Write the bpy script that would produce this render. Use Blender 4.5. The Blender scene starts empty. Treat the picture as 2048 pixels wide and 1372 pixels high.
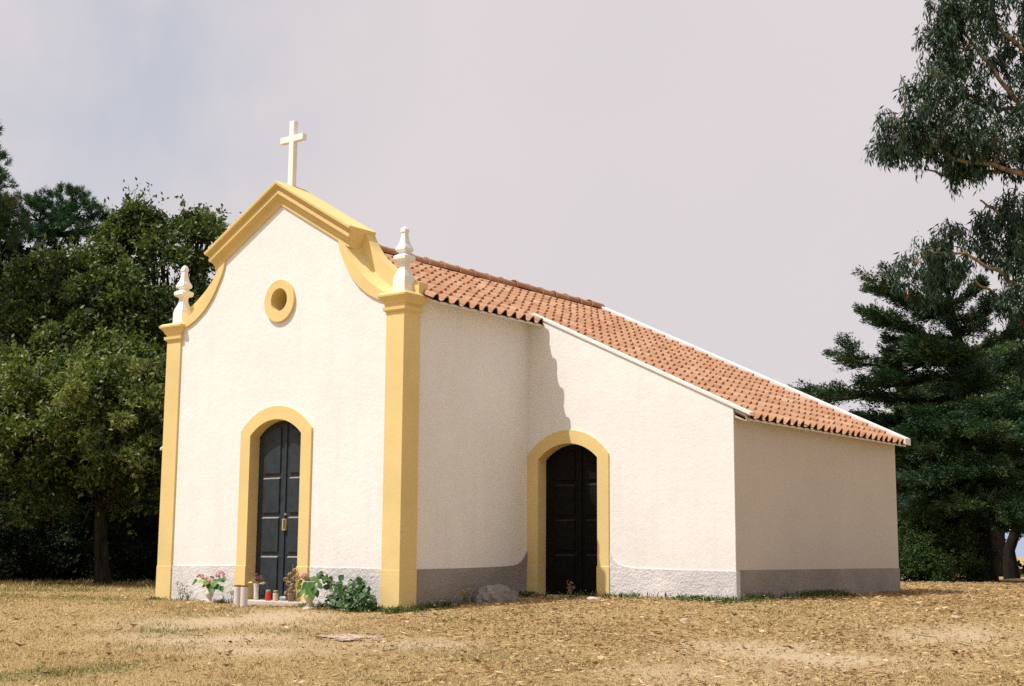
import bpy, bmesh, math, random
import numpy as np
from mathutils import Vector, Matrix

scene = bpy.context.scene
COL = scene.collection
PI = math.pi

# ------------------------------------------------------------------ helpers
def link(name, me, parent=None):
    o = bpy.data.objects.new(name, me)
    COL.objects.link(o)
    if parent is not None:
        o.parent = parent
    return o

def thing(name, loc, label, cat, group=None):
    o = bpy.data.objects.new(name, None)
    o.empty_display_size = 0.2
    COL.objects.link(o)
    o.location = loc
    o['label'] = label
    o['category'] = cat
    if group:
        o['group'] = group
    return o

def base_of(parent):
    """world location of a part's top-level thing"""
    v = Vector((0, 0, 0))
    while parent is not None:
        v += Vector(parent.location)
        parent = parent.parent
    return v

def npmesh(name, verts, faces, mat, parent=None, tint=None, smooth=False, local=False, mats=None, midx=None):
    """verts/faces in WORLD space -> object under parent (kept in place)"""
    verts = np.asarray(verts, dtype=np.float64)
    if parent is not None and not local:
        verts = verts - np.array(base_of(parent))
    me = bpy.data.meshes.new(name)
    me.from_pydata(verts.tolist() if len(verts) < 5000 else verts, [], faces)
    if tint is not None:
        a = me.attributes.new('tint', 'FLOAT', 'FACE')
        a.data.foreach_set('value', np.asarray(tint, dtype=np.float32))
    for m in (mats or [mat]):
        me.materials.append(m)
    if midx is not None:
        me.polygons.foreach_set('material_index', np.asarray(midx, dtype=np.int32))
    if smooth:
        me.polygons.foreach_set('use_smooth', np.ones(len(me.polygons), dtype=bool))
    me.update()
    return link(name, me, parent)

def bmobj(name, bm, mat, parent=None, smooth=False, bevel=0.0, seg=2):
    if parent is not None:
        b = base_of(parent)
        bmesh.ops.translate(bm, verts=bm.verts, vec=-b)
    bmesh.ops.recalc_face_normals(bm, faces=bm.faces)
    me = bpy.data.meshes.new(name)
    bm.to_mesh(me)
    bm.free()
    for m in (mat if isinstance(mat, list) else [mat]):
        me.materials.append(m)
    if smooth:
        for p in me.polygons:
            p.use_smooth = True
    o = link(name, me, parent)
    if bevel > 0:
        md = o.modifiers.new('bevel', 'BEVEL')
        md.width = bevel
        md.segments = seg
        md.limit_method = 'ANGLE'
        md.angle_limit = math.radians(35)
    return o

def box(bm, x0, x1, y0, y1, z0, z1, mi=0):
    vs = [bm.verts.new(c) for c in ((x0, y0, z0), (x1, y0, z0), (x1, y1, z0), (x0, y1, z0),
                                    (x0, y0, z1), (x1, y0, z1), (x1, y1, z1), (x0, y1, z1))]
    for f in ((0, 1, 2, 3), (4, 5, 6, 7), (0, 1, 5, 4), (1, 2, 6, 5), (2, 3, 7, 6), (3, 0, 4, 7)):
        fa = bm.faces.new([vs[i] for i in f])
        fa.material_index = mi
    return vs

def prism_xz(bm, pts, y0, y1, mi=0):
    """closed outline in x,z extruded along y"""
    a = [bm.verts.new((x, y0, z)) for x, z in pts]
    b = [bm.verts.new((x, y1, z)) for x, z in pts]
    n = len(pts)
    fs = [bm.faces.new(a), bm.faces.new(list(reversed(b)))]
    for i in range(n):
        fs.append(bm.faces.new((a[i], a[(i + 1) % n], b[(i + 1) % n], b[i])))
    for f in fs:
        f.material_index = mi

def prism_yz(bm, pts, x0, x1):
    a = [bm.verts.new((x0, y, z)) for y, z in pts]
    b = [bm.verts.new((x1, y, z)) for y, z in pts]
    n = len(pts)
    bm.faces.new(a)
    bm.faces.new(list(reversed(b)))
    for i in range(n):
        bm.faces.new((a[i], a[(i + 1) % n], b[(i + 1) % n], b[i]))

def holed_slab(name, outline, holes, y0, y1, mat, parent, bevel=0.0):
    """flat wall in the x,z plane with openings, thickness y0..y1 (2D curve fill)"""
    cu = bpy.data.curves.new(name, 'CURVE')
    cu.dimensions = '2D'
    cu.fill_mode = 'BOTH'
    cu.extrude = (y1 - y0) / 2
    for pts in [outline] + holes:
        sp = cu.splines.new('POLY')
        sp.points.add(len(pts) - 1)
        for i, (x, z) in enumerate(pts):
            sp.points[i].co = (x, z, 0, 1)
        sp.use_cyclic_u = True
    tmp = bpy.data.objects.new(name + '_tmp', cu)
    COL.objects.link(tmp)
    dg = bpy.context.evaluated_depsgraph_get()
    me = bpy.data.meshes.new_from_object(tmp.evaluated_get(dg))
    bpy.data.objects.remove(tmp)
    bpy.data.curves.remove(cu)
    me.name = name
    ym = (y0 + y1) / 2
    b = base_of(parent)
    n = len(me.vertices)
    co = np.zeros(n * 3)
    me.vertices.foreach_get('co', co)
    co = co.reshape(-1, 3)
    out = np.stack([co[:, 0] - b.x, ym - co[:, 2] - b.y, co[:, 1] - b.z], -1)
    me.vertices.foreach_set('co', out.ravel())
    me.materials.clear()
    me.materials.append(mat)
    bm = bmesh.new()
    bm.from_mesh(me)
    bmesh.ops.remove_doubles(bm, verts=bm.verts, dist=1e-5)
    bmesh.ops.recalc_face_normals(bm, faces=bm.faces)
    bm.to_mesh(me)
    bm.free()
    for p in me.polygons:
        p.use_smooth = False
    me.update()
    o = link(name, me, parent)
    if bevel > 0:
        md = o.modifiers.new('bevel', 'BEVEL')
        md.width = bevel
        md.segments = 2
        md.limit_method = 'ANGLE'
        md.angle_limit = math.radians(40)
    return o

def lathe(bm, prof, c=(0, 0, 0), n=24, rot=0.0, mi=0):
    rings = []
    for r, z in prof:
        rings.append([bm.verts.new((c[0] + r * math.cos(rot + 2 * PI * i / n), c[1] + r * math.sin(rot + 2 * PI * i / n), c[2] + z)) for i in range(n)])
    for a, b in zip(rings, rings[1:]):
        for i in range(n):
            f = bm.faces.new((a[i], a[(i + 1) % n], b[(i + 1) % n], b[i]))
            f.material_index = mi
    f = bm.faces.new(list(reversed(rings[0]))); f.material_index = mi
    f = bm.faces.new(rings[-1]); f.material_index = mi

def tube_arrays(paths, n=7):
    """paths: list of (points, radii) -> verts, faces"""
    V, F = [], []
    for pts, rad in paths:
        pts = [np.asarray(p, float) for p in pts]
        k = len(pts)
        ring0 = len(V)
        for i in range(k):
            t = pts[min(i + 1, k - 1)] - pts[max(i - 1, 0)]
            t = t / (np.linalg.norm(t) + 1e-9)
            ref = np.array([0.31, 0.93, 0.2]) if abs(t[2]) > .8 else np.array([0, 0, 1.0])
            u = np.cross(t, ref); u /= np.linalg.norm(u) + 1e-9
            w = np.cross(t, u)
            for j in range(n):
                a = 2 * PI * j / n
                V.append(pts[i] + rad[i] * (math.cos(a) * u + math.sin(a) * w))
        for i in range(k - 1):
            for j in range(n):
                a = ring0 + i * n + j
                b = ring0 + i * n + (j + 1) % n
                F.append((a, b, b + n, a + n))
        V.append(pts[-1]); F.extend([(ring0 + (k - 1) * n + j, ring0 + (k - 1) * n + (j + 1) % n, len(V) - 1) for j in range(n)])
    return V, F

def tubes(name, paths, mat, parent, n=7):
    V, F = tube_arrays(paths, n)
    return npmesh(name, np.array(V), F, mat, parent, smooth=True)

def wobble(a, b, rng, k=7, amp=.15, sag=0.0):
    a = np.asarray(a, float); b = np.asarray(b, float)
    L = np.linalg.norm(b - a)
    out = []
    o1 = rng.normal(0, amp * L, 3) * .5
    o2 = rng.normal(0, amp * L, 3) * .3
    for i in range(k):
        t = i / (k - 1)
        p = a + (b - a) * t + o1 * math.sin(PI * t) * .5 + o2 * math.sin(2 * PI * t) * .5
        p[2] -= sag * math.sin(PI * t)
        out.append(p)
    return out

# ------------------------------------------------------------------ materials
def nt_new(name):
    m = bpy.data.materials.new(name)
    m.use_nodes = True
    nt = m.node_tree
    nt.nodes.clear()
    out = nt.nodes.new('ShaderNodeOutputMaterial')
    return m, nt, out

def N(nt, t, **kw):
    n = nt.nodes.new(t)
    for k, v in kw.items():
        setattr(n, k, v)
    return n

def noise(nt, co, scale, detail=4, rough=.55, dist=0.0):
    n = N(nt, 'ShaderNodeTexNoise')
    n.inputs['Scale'].default_value = scale
    n.inputs['Detail'].default_value = detail
    n.inputs['Roughness'].default_value = rough
    n.inputs['Distortion'].default_value = dist
    nt.links.new(co, n.inputs['Vector'])
    return n.outputs['Fac']

def ramp(nt, fac, stops):
    r = N(nt, 'ShaderNodeValToRGB')
    el = r.color_ramp.elements
    while len(el) > 1:
        el.remove(el[-1])
    for i, (p, c) in enumerate(stops):
        e = el[0] if i == 0 else el.new(p)
        e.position = p
        e.color = (*c, 1) if len(c) == 3 else c
    nt.links.new(fac, r.inputs['Fac'])
    return r.outputs['Color']

def mixc(nt, a, b, fac, mode='MIX'):
    m = N(nt, 'ShaderNodeMix', data_type='RGBA', blend_type=mode)
    for s, v in ((m.inputs[6], a), (m.inputs[7], b), (m.inputs[0], fac)):
        if isinstance(v, (int, float)):
            s.default_value = v
        elif isinstance(v, tuple):
            s.default_value = (*v, 1)
        else:
            nt.links.new(v, s)
    return m.outputs[2]

def mathn(nt, op, a, b=0.0, clamp=False):
    m = N(nt, 'ShaderNodeMath', operation=op)
    m.use_clamp = clamp
    for i, v in enumerate((a, b)):
        if isinstance(v, (int, float)):
            m.inputs[i].default_value = v
        else:
            nt.links.new(v, m.inputs[i])
    return m.outputs[0]

def gpos(nt):
    return N(nt, 'ShaderNodeNewGeometry').outputs['Position']

def finish(nt, out, color, rough=.8, spec=.2, bump=None, strength=.3, dist=.01):
    b = N(nt, 'ShaderNodeBsdfPrincipled')
    if isinstance(color, tuple):
        b.inputs['Base Color'].default_value = (*color, 1)
    else:
        nt.links.new(color, b.inputs['Base Color'])
    if isinstance(rough, (int, float)):
        b.inputs['Roughness'].default_value = rough
    else:
        nt.links.new(rough, b.inputs['Roughness'])
    b.inputs['Specular IOR Level'].default_value = spec
    if bump is not None:
        bn = N(nt, 'ShaderNodeBump')
        bn.inputs['Strength'].default_value = strength
        bn.inputs['Distance'].default_value = dist
        nt.links.new(bump, bn.inputs['Height'])
        nt.links.new(bn.outputs['Normal'], b.inputs['Normal'])
    nt.links.new(b.outputs['BSDF'], out.inputs['Surface'])
    return b

def mat_wall(name, col, var=.06, bscale=22, strength=.35, dist=.02, dirt=.0, rough=.9):
    m, nt, out = nt_new(name)
    co = gpos(nt)
    big = noise(nt, co, .9, 5, .6)
    fine = noise(nt, co, bscale * 2.2, 3, .6)
    lo = tuple(c * (1 - var * 1.6) for c in col)
    hi = tuple(min(1, c * (1 + var * .6)) for c in col)
    c = ramp(nt, big, [(.3, lo), (.62, hi)])
    c2 = mixc(nt, c, ramp(nt, fine, [(.3, (.86, .85, .83)), (.6, (1, 1, 1))]), .55, 'MULTIPLY')
    if dirt > 0:
        sep = N(nt, 'ShaderNodeSeparateXYZ')
        nt.links.new(co, sep.inputs[0])
        st = N(nt, 'ShaderNodeVectorMath', operation='MULTIPLY')
        nt.links.new(co, st.inputs[0])
        st.inputs[1].default_value = (6, 6, .5)
        streak = noise(nt, st.outputs[0], 1.0, 5, .65)
        low = mathn(nt, 'MULTIPLY', mathn(nt, 'SUBTRACT', 1.35, sep.outputs['Z'], True), streak)
        stf = mathn(nt, 'MULTIPLY', mathn(nt, 'ADD', mathn(nt, 'MULTIPLY', low, .45), mathn(nt, 'MULTIPLY', mathn(nt, 'SUBTRACT', streak, .52, True), 1.1)), dirt, True)
        c2 = mixc(nt, c2, (.42, .36, .29), stf)
    b0 = noise(nt, co, bscale * .22, 3, .5)
    b1 = noise(nt, co, bscale, 5, .62, .3)
    b2 = noise(nt, co, bscale * 4.5, 3, .6)
    h = mathn(nt, 'ADD', mathn(nt, 'ADD', b1, mathn(nt, 'MULTIPLY', b0, 1.2)), mathn(nt, 'MULTIPLY', b2, .35))
    finish(nt, out, c2, rough, .12, h, strength, dist)
    return m

def mat_simple(name, col, rough=.7, spec=.25, var=.12, scale=14, bump=.15, dist=.005):
    m, nt, out = nt_new(name)
    co = gpos(nt)
    f = noise(nt, co, scale, 5, .6)
    c = ramp(nt, f, [(.3, tuple(x * (1 - var) for x in col)), (.7, tuple(min(1, x * (1 + var)) for x in col))])
    finish(nt, out, c, rough, spec, f, bump, dist)
    return m

def mat_leaf(name, stops, rough=.5, spec=.35, trans=.25, tcol=None):
    m, nt, out = nt_new(name)
    at = N(nt, 'ShaderNodeAttribute', attribute_name='tint')
    c = ramp(nt, at.outputs['Fac'], stops)
    b = N(nt, 'ShaderNodeBsdfPrincipled')
    nt.links.new(c, b.inputs['Base Color'])
    b.inputs['Roughness'].default_value = rough
    b.inputs['Specular IOR Level'].default_value = spec
    if trans > 0:
        t = N(nt, 'ShaderNodeBsdfTranslucent')
        tc = mixc(nt, c, tcol or (1.0, 1.25, .5), 1.0, 'MULTIPLY')
        nt.links.new(tc, t.inputs['Color'])
        mx = N(nt, 'ShaderNodeMixShader')
        mx.inputs[0].default_value = trans
        nt.links.new(b.outputs[0], mx.inputs[1])
        nt.links.new(t.outputs[0], mx.inputs[2])
        nt.links.new(mx.outputs[0], out.inputs['Surface'])
    else:
        nt.links.new(b.outputs[0], out.inputs['Surface'])
    return m

def mat_bark(name, a, b, scale=6, strength=.6):
    m, nt, out = nt_new(name)
    co = gpos(nt)
    st = N(nt, 'ShaderNodeVectorMath', operation='MULTIPLY')
    nt.links.new(co, st.inputs[0])
    st.inputs[1].default_value = (scale, scale, scale * .25)
    f = noise(nt, st.outputs[0], 2.0, 6, .65, .4)
    finish(nt, out, ramp(nt, f, [(.35, a), (.65, b)]), .9, .1, f, strength, .03)
    return m

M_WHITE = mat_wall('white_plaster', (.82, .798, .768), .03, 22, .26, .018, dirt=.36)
M_PLINTH = mat_wall('grey_roughcast', (.74, .71, .71), .12, 24, .75, .03, dirt=.18)
M_PLINTH2 = mat_wall('shaded_roughcast', (.33, .295, .27), .14, 24, .8, .03, dirt=.3)  # darker roughcast copy: the side walls' shade is put into its colour
M_OCHRE = mat_wall('ochre_paint', (.75, .572, .255), .06, 26, .2, .010, rough=.8, dirt=.16)
M_STONEW = mat_wall('white_stone', (.83, .81, .775), .05, 26, .15, .008)
M_VERGE = mat_wall('verge_mortar', (.76, .74, .70), .05, 20, .25, .012)
M_GRANITE = mat_wall('pale_stone', (.56, .48, .42), .12, 18, .5, .012)
M_ROCK = mat_wall('grey_rock', (.29, .272, .25), .3, 9, 1.0, .06)
M_FLATROCK = mat_wall('pale_rock', (.44, .345, .265), .15, 9, .8, .03)
M_DOOR2 = mat_simple('shaded_door_paint', (.0065, .006, .0055), .6, .08, .25, 9, .12, .004)  # same dark door paint, with the side door's shade put into the colour
M_LEDGE2 = mat_simple('shaded_ledge', (.03, .028, .025), .8, .1, .2, 30)  # ledge colour dimmed to match, shade painted in
M_WHITE2 = mat_wall('shaded_plaster', (.60, .548, .492), .03, 22, .26, .018, dirt=.25)  # white plaster darkened: the wing side wall's shade is painted into it
M_DOOR = mat_simple('dark_door_paint', (.028, .037, .045), .45, .22, .25, 9, .12, .004)
M_LEDGE = mat_simple('worn_ledge', (.25, .23, .21), .8, .2, .2, 30)
M_BRASS = mat_simple('brass', (.42, .36, .21), .35, .5, .15, 40)
M_BLACK = mat_simple('dark_glass', (.03, .028, .026), .2, .5, .1, 10)
M_TERRA = mat_simple('dark_ridge', (.30, .13, .08), .8, .2, .25, 8, .3, .01)

def mat_tile():
    m, nt, out = nt_new('clay_tile')
    co = gpos(nt)
    at = N(nt, 'ShaderNodeAttribute', attribute_name='tint')
    c = ramp(nt, at.outputs['Fac'], [(0, (.33, .158, .085)), (.35, (.385, .196, .11)), (.7, (.42, .225, .13)), (1, (.47, .29, .19))])
    blotch = noise(nt, co, 2.4, 6, .62)
    c = mixc(nt, c, (.50, .33, .23), ramp(nt, blotch, [(.46, (0, 0, 0)), (.75, (.55, .55, .55))]))
    sp = noise(nt, co, 9.0, 6, .7)
    c = mixc(nt, c, (.20, .13, .09), ramp(nt, sp, [(.53, (0, 0, 0)), (.70, (.7, .7, .7))]))
    f = noise(nt, co, 70, 3, .6)
    finish(nt, out, c, .85, .15, f, .25, .004)
    return m
M_TILE = mat_tile()

# ------------------------------------------------------------------ camera, light, sky
cam_d = bpy.data.cameras.new('camera')
cam_d.sensor_width = 36.0
cam_d.lens = 48.5243
cam_d.clip_start = .1
cam_d.clip_end = 20000
cam = bpy.data.objects.new('camera', cam_d)
COL.objects.link(cam)
cam.matrix_world = Matrix([[0.796913, 0.084894, 0.5981, 12.634243], [0.604056, -0.123182, -0.787364, -14.152604], [0.006833, 0.988746, -0.149446, 0.789241], [0, 0, 0, 1]])
scene.camera = cam

SUN_DIR = Vector((.58, 1.0, -2.05)).normalized()
to_sun = -SUN_DIR
sun_el = math.asin(to_sun.z)
sun_rot = math.atan2(to_sun.x, to_sun.y)
sd = bpy.data.lights.new('sun', 'SUN')
sd.energy = 4.8
sd.angle = math.radians(.5)
sd.color = (1, .968, .925)
so = bpy.data.objects.new('sun', sd)
COL.objects.link(so)
so.rotation_euler = SUN_DIR.to_track_quat('-Z', 'Y').to_euler()
so.location = (-20, -30, 60)

w = bpy.data.worlds.new('World')
scene.world = w
w.use_nodes = True
nt = w.node_tree
nt.nodes.clear()
wo = N(nt, 'ShaderNodeOutputWorld')
bg = N(nt, 'ShaderNodeBackground')
bg.inputs['Strength'].default_value = .1
sky = N(nt, 'ShaderNodeTexSky', sky_type='NISHITA')
sky.sun_disc = False
sky.sun_elevation = sun_el
sky.sun_rotation = sun_rot
sky.dust_density = 3.0
sky.air_density = 1.0
tc = N(nt, 'ShaderNodeTexCoord').outputs['Generated']
cl = noise(nt, tc, 2.0, 4, .5, .2)
hz = ramp(nt, cl, [(.30, (.680, .630, .648)), (.5, (.705, .648, .657)), (.70, (.735, .672, .672))])
haze = N(nt, 'ShaderNodeVectorMath', operation='SCALE')
nt.links.new(hz, haze.inputs[0])
# haze set brightest ahead of the camera, dimmer out of view to deepen shade
fw = N(nt, 'ShaderNodeVectorMath', operation='DOT_PRODUCT')
nt.links.new(tc, fw.inputs[0])
fw.inputs[1].default_value = Vector((-.575, .757, -.31)).normalized()
bank = N(nt, 'ShaderNodeMapRange', interpolation_type='SMOOTHSTEP')
bank.inputs['From Min'].default_value = -.05
bank.inputs['From Max'].default_value = .62
bank.inputs['To Min'].default_value = 8.4
bank.inputs['To Max'].default_value = 10.9
nt.links.new(fw.outputs['Value'], bank.inputs['Value'])
nt.links.new(bank.outputs[0], haze.inputs['Scale'])
# thin break in the haze high on the left, where the blue shows through
dv = N(nt, 'ShaderNodeVectorMath', operation='DOT_PRODUCT')
nt.links.new(tc, dv.inputs[0])
BD = Vector((-0.760,0.554,0.340)).normalized()
dv.inputs[1].default_value = BD
brk = N(nt, 'ShaderNodeMapRange')
brk.inputs['From Min'].default_value = .977
brk.inputs['From Max'].default_value = 1.0
nt.links.new(dv.outputs['Value'], brk.inputs['Value'])
cl2 = noise(nt, tc, 6.0, 4, .55, .3)
gap = mathn(nt, 'MULTIPLY', brk.outputs[0], ramp(nt, cl2, [(.36, (0, 0, 0)), (.66, (1, 1, 1))]), True)
skyb = N(nt, 'ShaderNodeVectorMath', operation='SCALE')
nt.links.new(sky.outputs[0], skyb.inputs[0])
skyb.inputs['Scale'].default_value = 1.6
bl = mixc(nt, skyb.outputs[0], (4.0, 4.9, 6.0), .6)
col1 = mixc(nt, sky.outputs[0], haze.outputs[0], .93)
col = mixc(nt, col1, bl, mathn(nt, 'MULTIPLY', gap, .48))
# out-of-view sky glow around the sun, added to brighten the facade
dsun = N(nt, 'ShaderNodeVectorMath', operation='DOT_PRODUCT')
nt.links.new(tc, dsun.inputs[0])
dsun.inputs[1].default_value = to_sun
au = mathn(nt, 'MULTIPLY', mathn(nt, 'POWER', mathn(nt, 'MAXIMUM', dsun.outputs['Value'], 0.0), 5.0), 8.0)
auc = N(nt, 'ShaderNodeVectorMath', operation='SCALE')
auc.inputs[0].default_value = (1.0, .97, .93)
nt.links.new(au, auc.inputs['Scale'])
addv = N(nt, 'ShaderNodeVectorMath', operation='ADD')
nt.links.new(col, addv.inputs[0])
nt.links.new(auc.outputs[0], addv.inputs[1])
nt.links.new(addv.outputs[0], bg.inputs['Color'])
nt.links.new(bg.outputs[0], wo.inputs['Surface'])

scene.view_settings.view_transform = 'Standard'
scene.view_settings.look = 'None'
scene.view_settings.exposure = 0
scene.view_settings.gamma = 1
scene.render.engine = 'CYCLES'
scene.cycles.max_bounces = 8
scene.cycles.use_denoising = False
scene.cycles.use_adaptive_sampling = False

# ------------------------------------------------------------------ ground
CX, CY = 12.6342, -14.1526
def sm(a, b, x):
    t = np.clip((x - a) / (b - a), 0, 1)
    return t * t * (3 - 2 * t)
def gz(x, y):
    x = np.asarray(x, float); y = np.asarray(y, float)
    s = (x - CX) * -.605 + (y - CY) * .796
    q = 19.8 - s
    front = -.05 * np.where(q > 0, np.sqrt(np.maximum(q, 0) ** 2 + .25) - .5, 0)
    front = np.maximum(front, -1.0)
    return front + .14 * sm(-.2, 3.2, y) * sm(-1.0, .3, x)
def fbm(x, y, seed, sc, oct=4):
    """cheap value noise in numpy, 0..1"""
    out = np.zeros_like(x, dtype=float); amp = 1; tot = 0
    for o in range(oct):
        fx, fy = x * sc * 2 ** o + seed * 17.3 + o * 5.1, y * sc * 2 ** o - seed * 9.7 + o * 3.3
        ix, iy = np.floor(fx), np.floor(fy)
        tx, ty = fx - ix, fy - iy
        tx = tx * tx * (3 - 2 * tx); ty = ty * ty * (3 - 2 * ty)
        def h(a, b):
            v = np.sin(a * 127.1 + b * 311.7 + seed * 74.7) * 43758.5453
            return v - np.floor(v)
        v = (h(ix, iy) * (1 - tx) + h(ix + 1, iy) * tx) * (1 - ty) + (h(ix, iy + 1) * (1 - tx) + h(ix + 1, iy + 1) * tx) * ty
        out += amp * v; tot += amp; amp *= .55
    return out / tot
FWD = np.array([-.605, .796]); RGT = np.array([.796, .605])
BARE = [((-0.715,-2.495,-0.100), 1.6, .55), ((-0.777,-1.433,-0.057), 1.1, .5), ((0.577,-3.758,-0.188), 1.3, .45), ((5.637,-0.746,-0.222), 1.1, .45), ((6.565,-1.036,-0.261), 1.5, .5), ((7.043,1.320,-0.124), 1.0, .5), ((6.273,-2.468,-0.309), 1.2, .4), ((1.888,-3.946,-0.236), 1.2, .35), ((2.622,-2.746,-0.210), .9, .3)]
def bare_at(x, y):
    v = np.zeros_like(x)
    for c, a, b in BARE:
        dx, dy = x - c[0], y - c[1]
        l = dx * RGT[0] + dy * RGT[1]; d = dx * FWD[0] + dy * FWD[1]
        v = np.maximum(v, np.exp(-(l / a) ** 2 - (d / (b * 2.2)) ** 2))
    n = fbm(x, y, 3, 1.1)
    return np.clip(v * 1.5 * (n + .25) - .25, 0, 1)
def green_at(x, y):
    n = fbm(x, y, 5, .9)
    l = (x - CX) * RGT[0] + (y - CY) * RGT[1]
    s = (x - CX) * FWD[0] + (y - CY) * FWD[1]
    lf = sm(1.5, -3.5, l) * .65 + .18
    return np.clip((n - .52) * 4, 0, 1) * lf + np.clip((n - .6) * 5, 0, 1) * .2
def leafy_at(x, y):
    l = (x - CX) * RGT[0] + (y - CY) * RGT[1]
    return .12 + .88 * sm(-3.5, 1.0, l)

def axis_pts(a, b, dense0, dense1, step, grow):
    out = list(np.arange(dense0, dense1, step))
    v, st = dense1, step
    while v < b:
        out.append(v); st *= grow; v += st
    out.append(b)
    v, st = dense0 - step, step
    pre = []
    while v > a:
        pre.append(v); st *= grow; v -= st
    pre.append(a)
    return np.array(list(reversed(pre)) + out)
us = axis_pts(-4000, 4000, -13, 12, .16, 1.3)
ss = axis_pts(-60, 6000, 8, 34, .16, 1.3)
US, SS = np.meshgrid(us, ss)
GXX = CX + US * RGT[0] + SS * FWD[0]
GYY = CY + US * RGT[1] + SS * FWD[1]
GZZ = gz(GXX, GYY) + (fbm(GXX, GYY, 1, .8) - .5) * .05 * np.exp(-np.maximum(SS - 30, 0) / 40)
far = np.maximum(SS - 90, 0)
GZZ = GZZ - np.minimum(far * .004, 2.0)
nr, nc = US.shape
idx = np.arange(nr * nc).reshape(nr, nc)
gf = np.stack([idx[:-1, :-1], idx[:-1, 1:], idx[1:, 1:], idx[1:, :-1]], -1).reshape(-1, 4)
gv = np.stack([GXX, GYY, GZZ], -1).reshape(-1, 3)
def mat_ground():
    m, nt, out = nt_new('dry_ground')
    co = gpos(nt)
    at = N(nt, 'ShaderNodeAttribute', attribute_name='bare').outputs['Fac']
    gr = N(nt, 'ShaderNodeAttribute', attribute_name='green').outputs['Fac']
    f1 = noise(nt, co, 1.3, 6, .65)
    f2 = noise(nt, co, 28, 5, .7)
    f3 = noise(nt, co, 90, 3, .65)
    c = ramp(nt, f2, [(.28, (.23, .155, .073)), (.48, (.40, .288, .14)), (.68, (.54, .41, .215))])
    c = mixc(nt, c, ramp(nt, f3, [(.3, (.58, .52, .44)), (.62, (1.08, 1.08, 1.04))]), .8, 'MULTIPLY')
    c = mixc(nt, c, (.40, .285, .14), ramp(nt, f1, [(.42, (0, 0, 0)), (.7, (.5, .5, .5))]))
    c = mixc(nt, c, (.11, .115, .035), mathn(nt, 'MULTIPLY', gr, .35))
    soil = ramp(nt, noise(nt, co, 14, 6, .7), [(.3, (.40, .30, .185)), (.7, (.54, .42, .275))])
    c = mixc(nt, c, soil, at)
    h = mathn(nt, 'ADD', f2, mathn(nt, 'MULTIPLY', f3, .5))
    finish(nt, out, c, .95, .08, h, .8, .03)
    return m
ground = npmesh('ground', gv, gf, mat_ground(), smooth=True)
ground['kind'] = 'structure'
for nm, fn in (('bare', bare_at), ('green', green_at)):
    a = ground.data.attributes.new(nm, 'FLOAT', 'POINT')
    a.data.foreach_set('value', fn(GXX, GYY).ravel().astype(np.float32))

# low blue hills beyond the trees
rng = np.random.default_rng(4)
hx = np.linspace(-3500, 3500, 90)
hh = 60 + 40 * np.array([fbm(np.array([x]), np.array([0.]), 8, .002)[0] for x in hx])
hv, hf = [], []
for i, x in enumerate(hx):
    for k, (dz, dd) in enumerate(((-5, -400), (hh[i], 0), (-5, 600))):
        P = np.array([CX, CY]) + RGT * x + FWD * (2600 + dd)
        hv.append((P[0], P[1], dz))
for i in range(len(hx) - 1):
    for k in range(2):
        a = i * 3 + k
        hf.append((a, a + 3, a + 4, a + 1))
hills = npmesh('hills', np.array(hv), hf, mat_simple('hazy_hills', (.24, .28, .38), 1.0, 0, .1, .002, 0), smooth=True)
hills['kind'] = 'structure'

# ------------------------------------------------------------------ chapel
W = 5.098
MID = -W / 2
SL = .470
chapel = thing('chapel', (MID, 0, 0), 'white country chapel with ochre yellow trim, curved gable and orange tiled roof', 'chapel')

def mir(x):
    return -W - x

# scroll outline of the right shoulder, top to bottom
F_OUT = [(-1.204, 5.26), (-1.16, 5.16), (-1.102, 5.058), (-1.035, 4.957), (-.967, 4.872), (-.895, 4.785), (-.824, 4.708), (-.71, 4.606), (-.595, 4.522), (-.50, 4.462), (-.40, 4.41), (-.30, 4.375)]
F_IN = [(-1.325, 5.30), (-1.30, 5.17), (-1.264, 5.07), (-1.22, 4.985), (-1.167, 4.896), (-1.112, 4.80), (-1.051, 4.712), (-.972, 4.62), (-.887, 4.533), (-.77, 4.448), (-.658, 4.377), (-.52, 4.315), (-.36, 4.27)]
PEAK_W = 6.04
CS = .58  # pediment slope

def arch(cx, hw, zs, rise, n=16):
    """segmental arch from right spring to left spring"""
    R = (hw * hw + rise * rise) / (2 * rise)
    zc = zs + rise - R
    a0 = math.asin(hw / R)
    return [(cx + R * math.sin(a0 - 2 * a0 * i / n), zc + R * math.cos(a0 - 2 * a0 * i / n)) for i in range(n + 1)]
def opening(cx, hw, zs, rise, z0):
    return [(cx - hw, z0), (cx + hw, z0)] + arch(cx, hw, zs, rise)

DCX = -2.512
front_o = [(-W + .02, -.3), (-.02, -.3), (-.02, 4.25), (-.33, 4.25)]
fo = [(x - .012, z - .012) for x, z in reversed(F_OUT)]
front_o += fo[1:] + [(MID + 1.25, PEAK_W - CS * 1.25 + .05), (MID, PEAK_W + .12)]
front_o += [(mir(x), z) for x, z in reversed(front_o[3:-1])] + [(-W + .02, 4.25)]
hole_door = opening(DCX, .65, 2.50, .30, -.2)
hole_ocu = [(-2.515 + .2 * math.cos(2 * PI * i / 40), 4.50 + .2 * math.sin(2 * PI * i / 40)) for i in range(40)]
facade = holed_slab('facade_wall', front_o, [hole_door, hole_ocu], .03, .345, M_WHITE, chapel)

def plinth_sheet(pts, y0, y1, parent):
    bm = bmesh.new()
    prism_xz(bm, pts, y0, y1)
    return bmobj('plinth', bm, M_PLINTH, parent)
plinth_sheet([(-4.75, -.3), (-3.268, -.3), (-3.268, .555), (-4.75, .535)], .016, .10, facade)
plinth_sheet([(-1.75, -.3), (-.345, -.3), (-.345, .545), (-1.75, .55)], .016, .10, facade)

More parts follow.
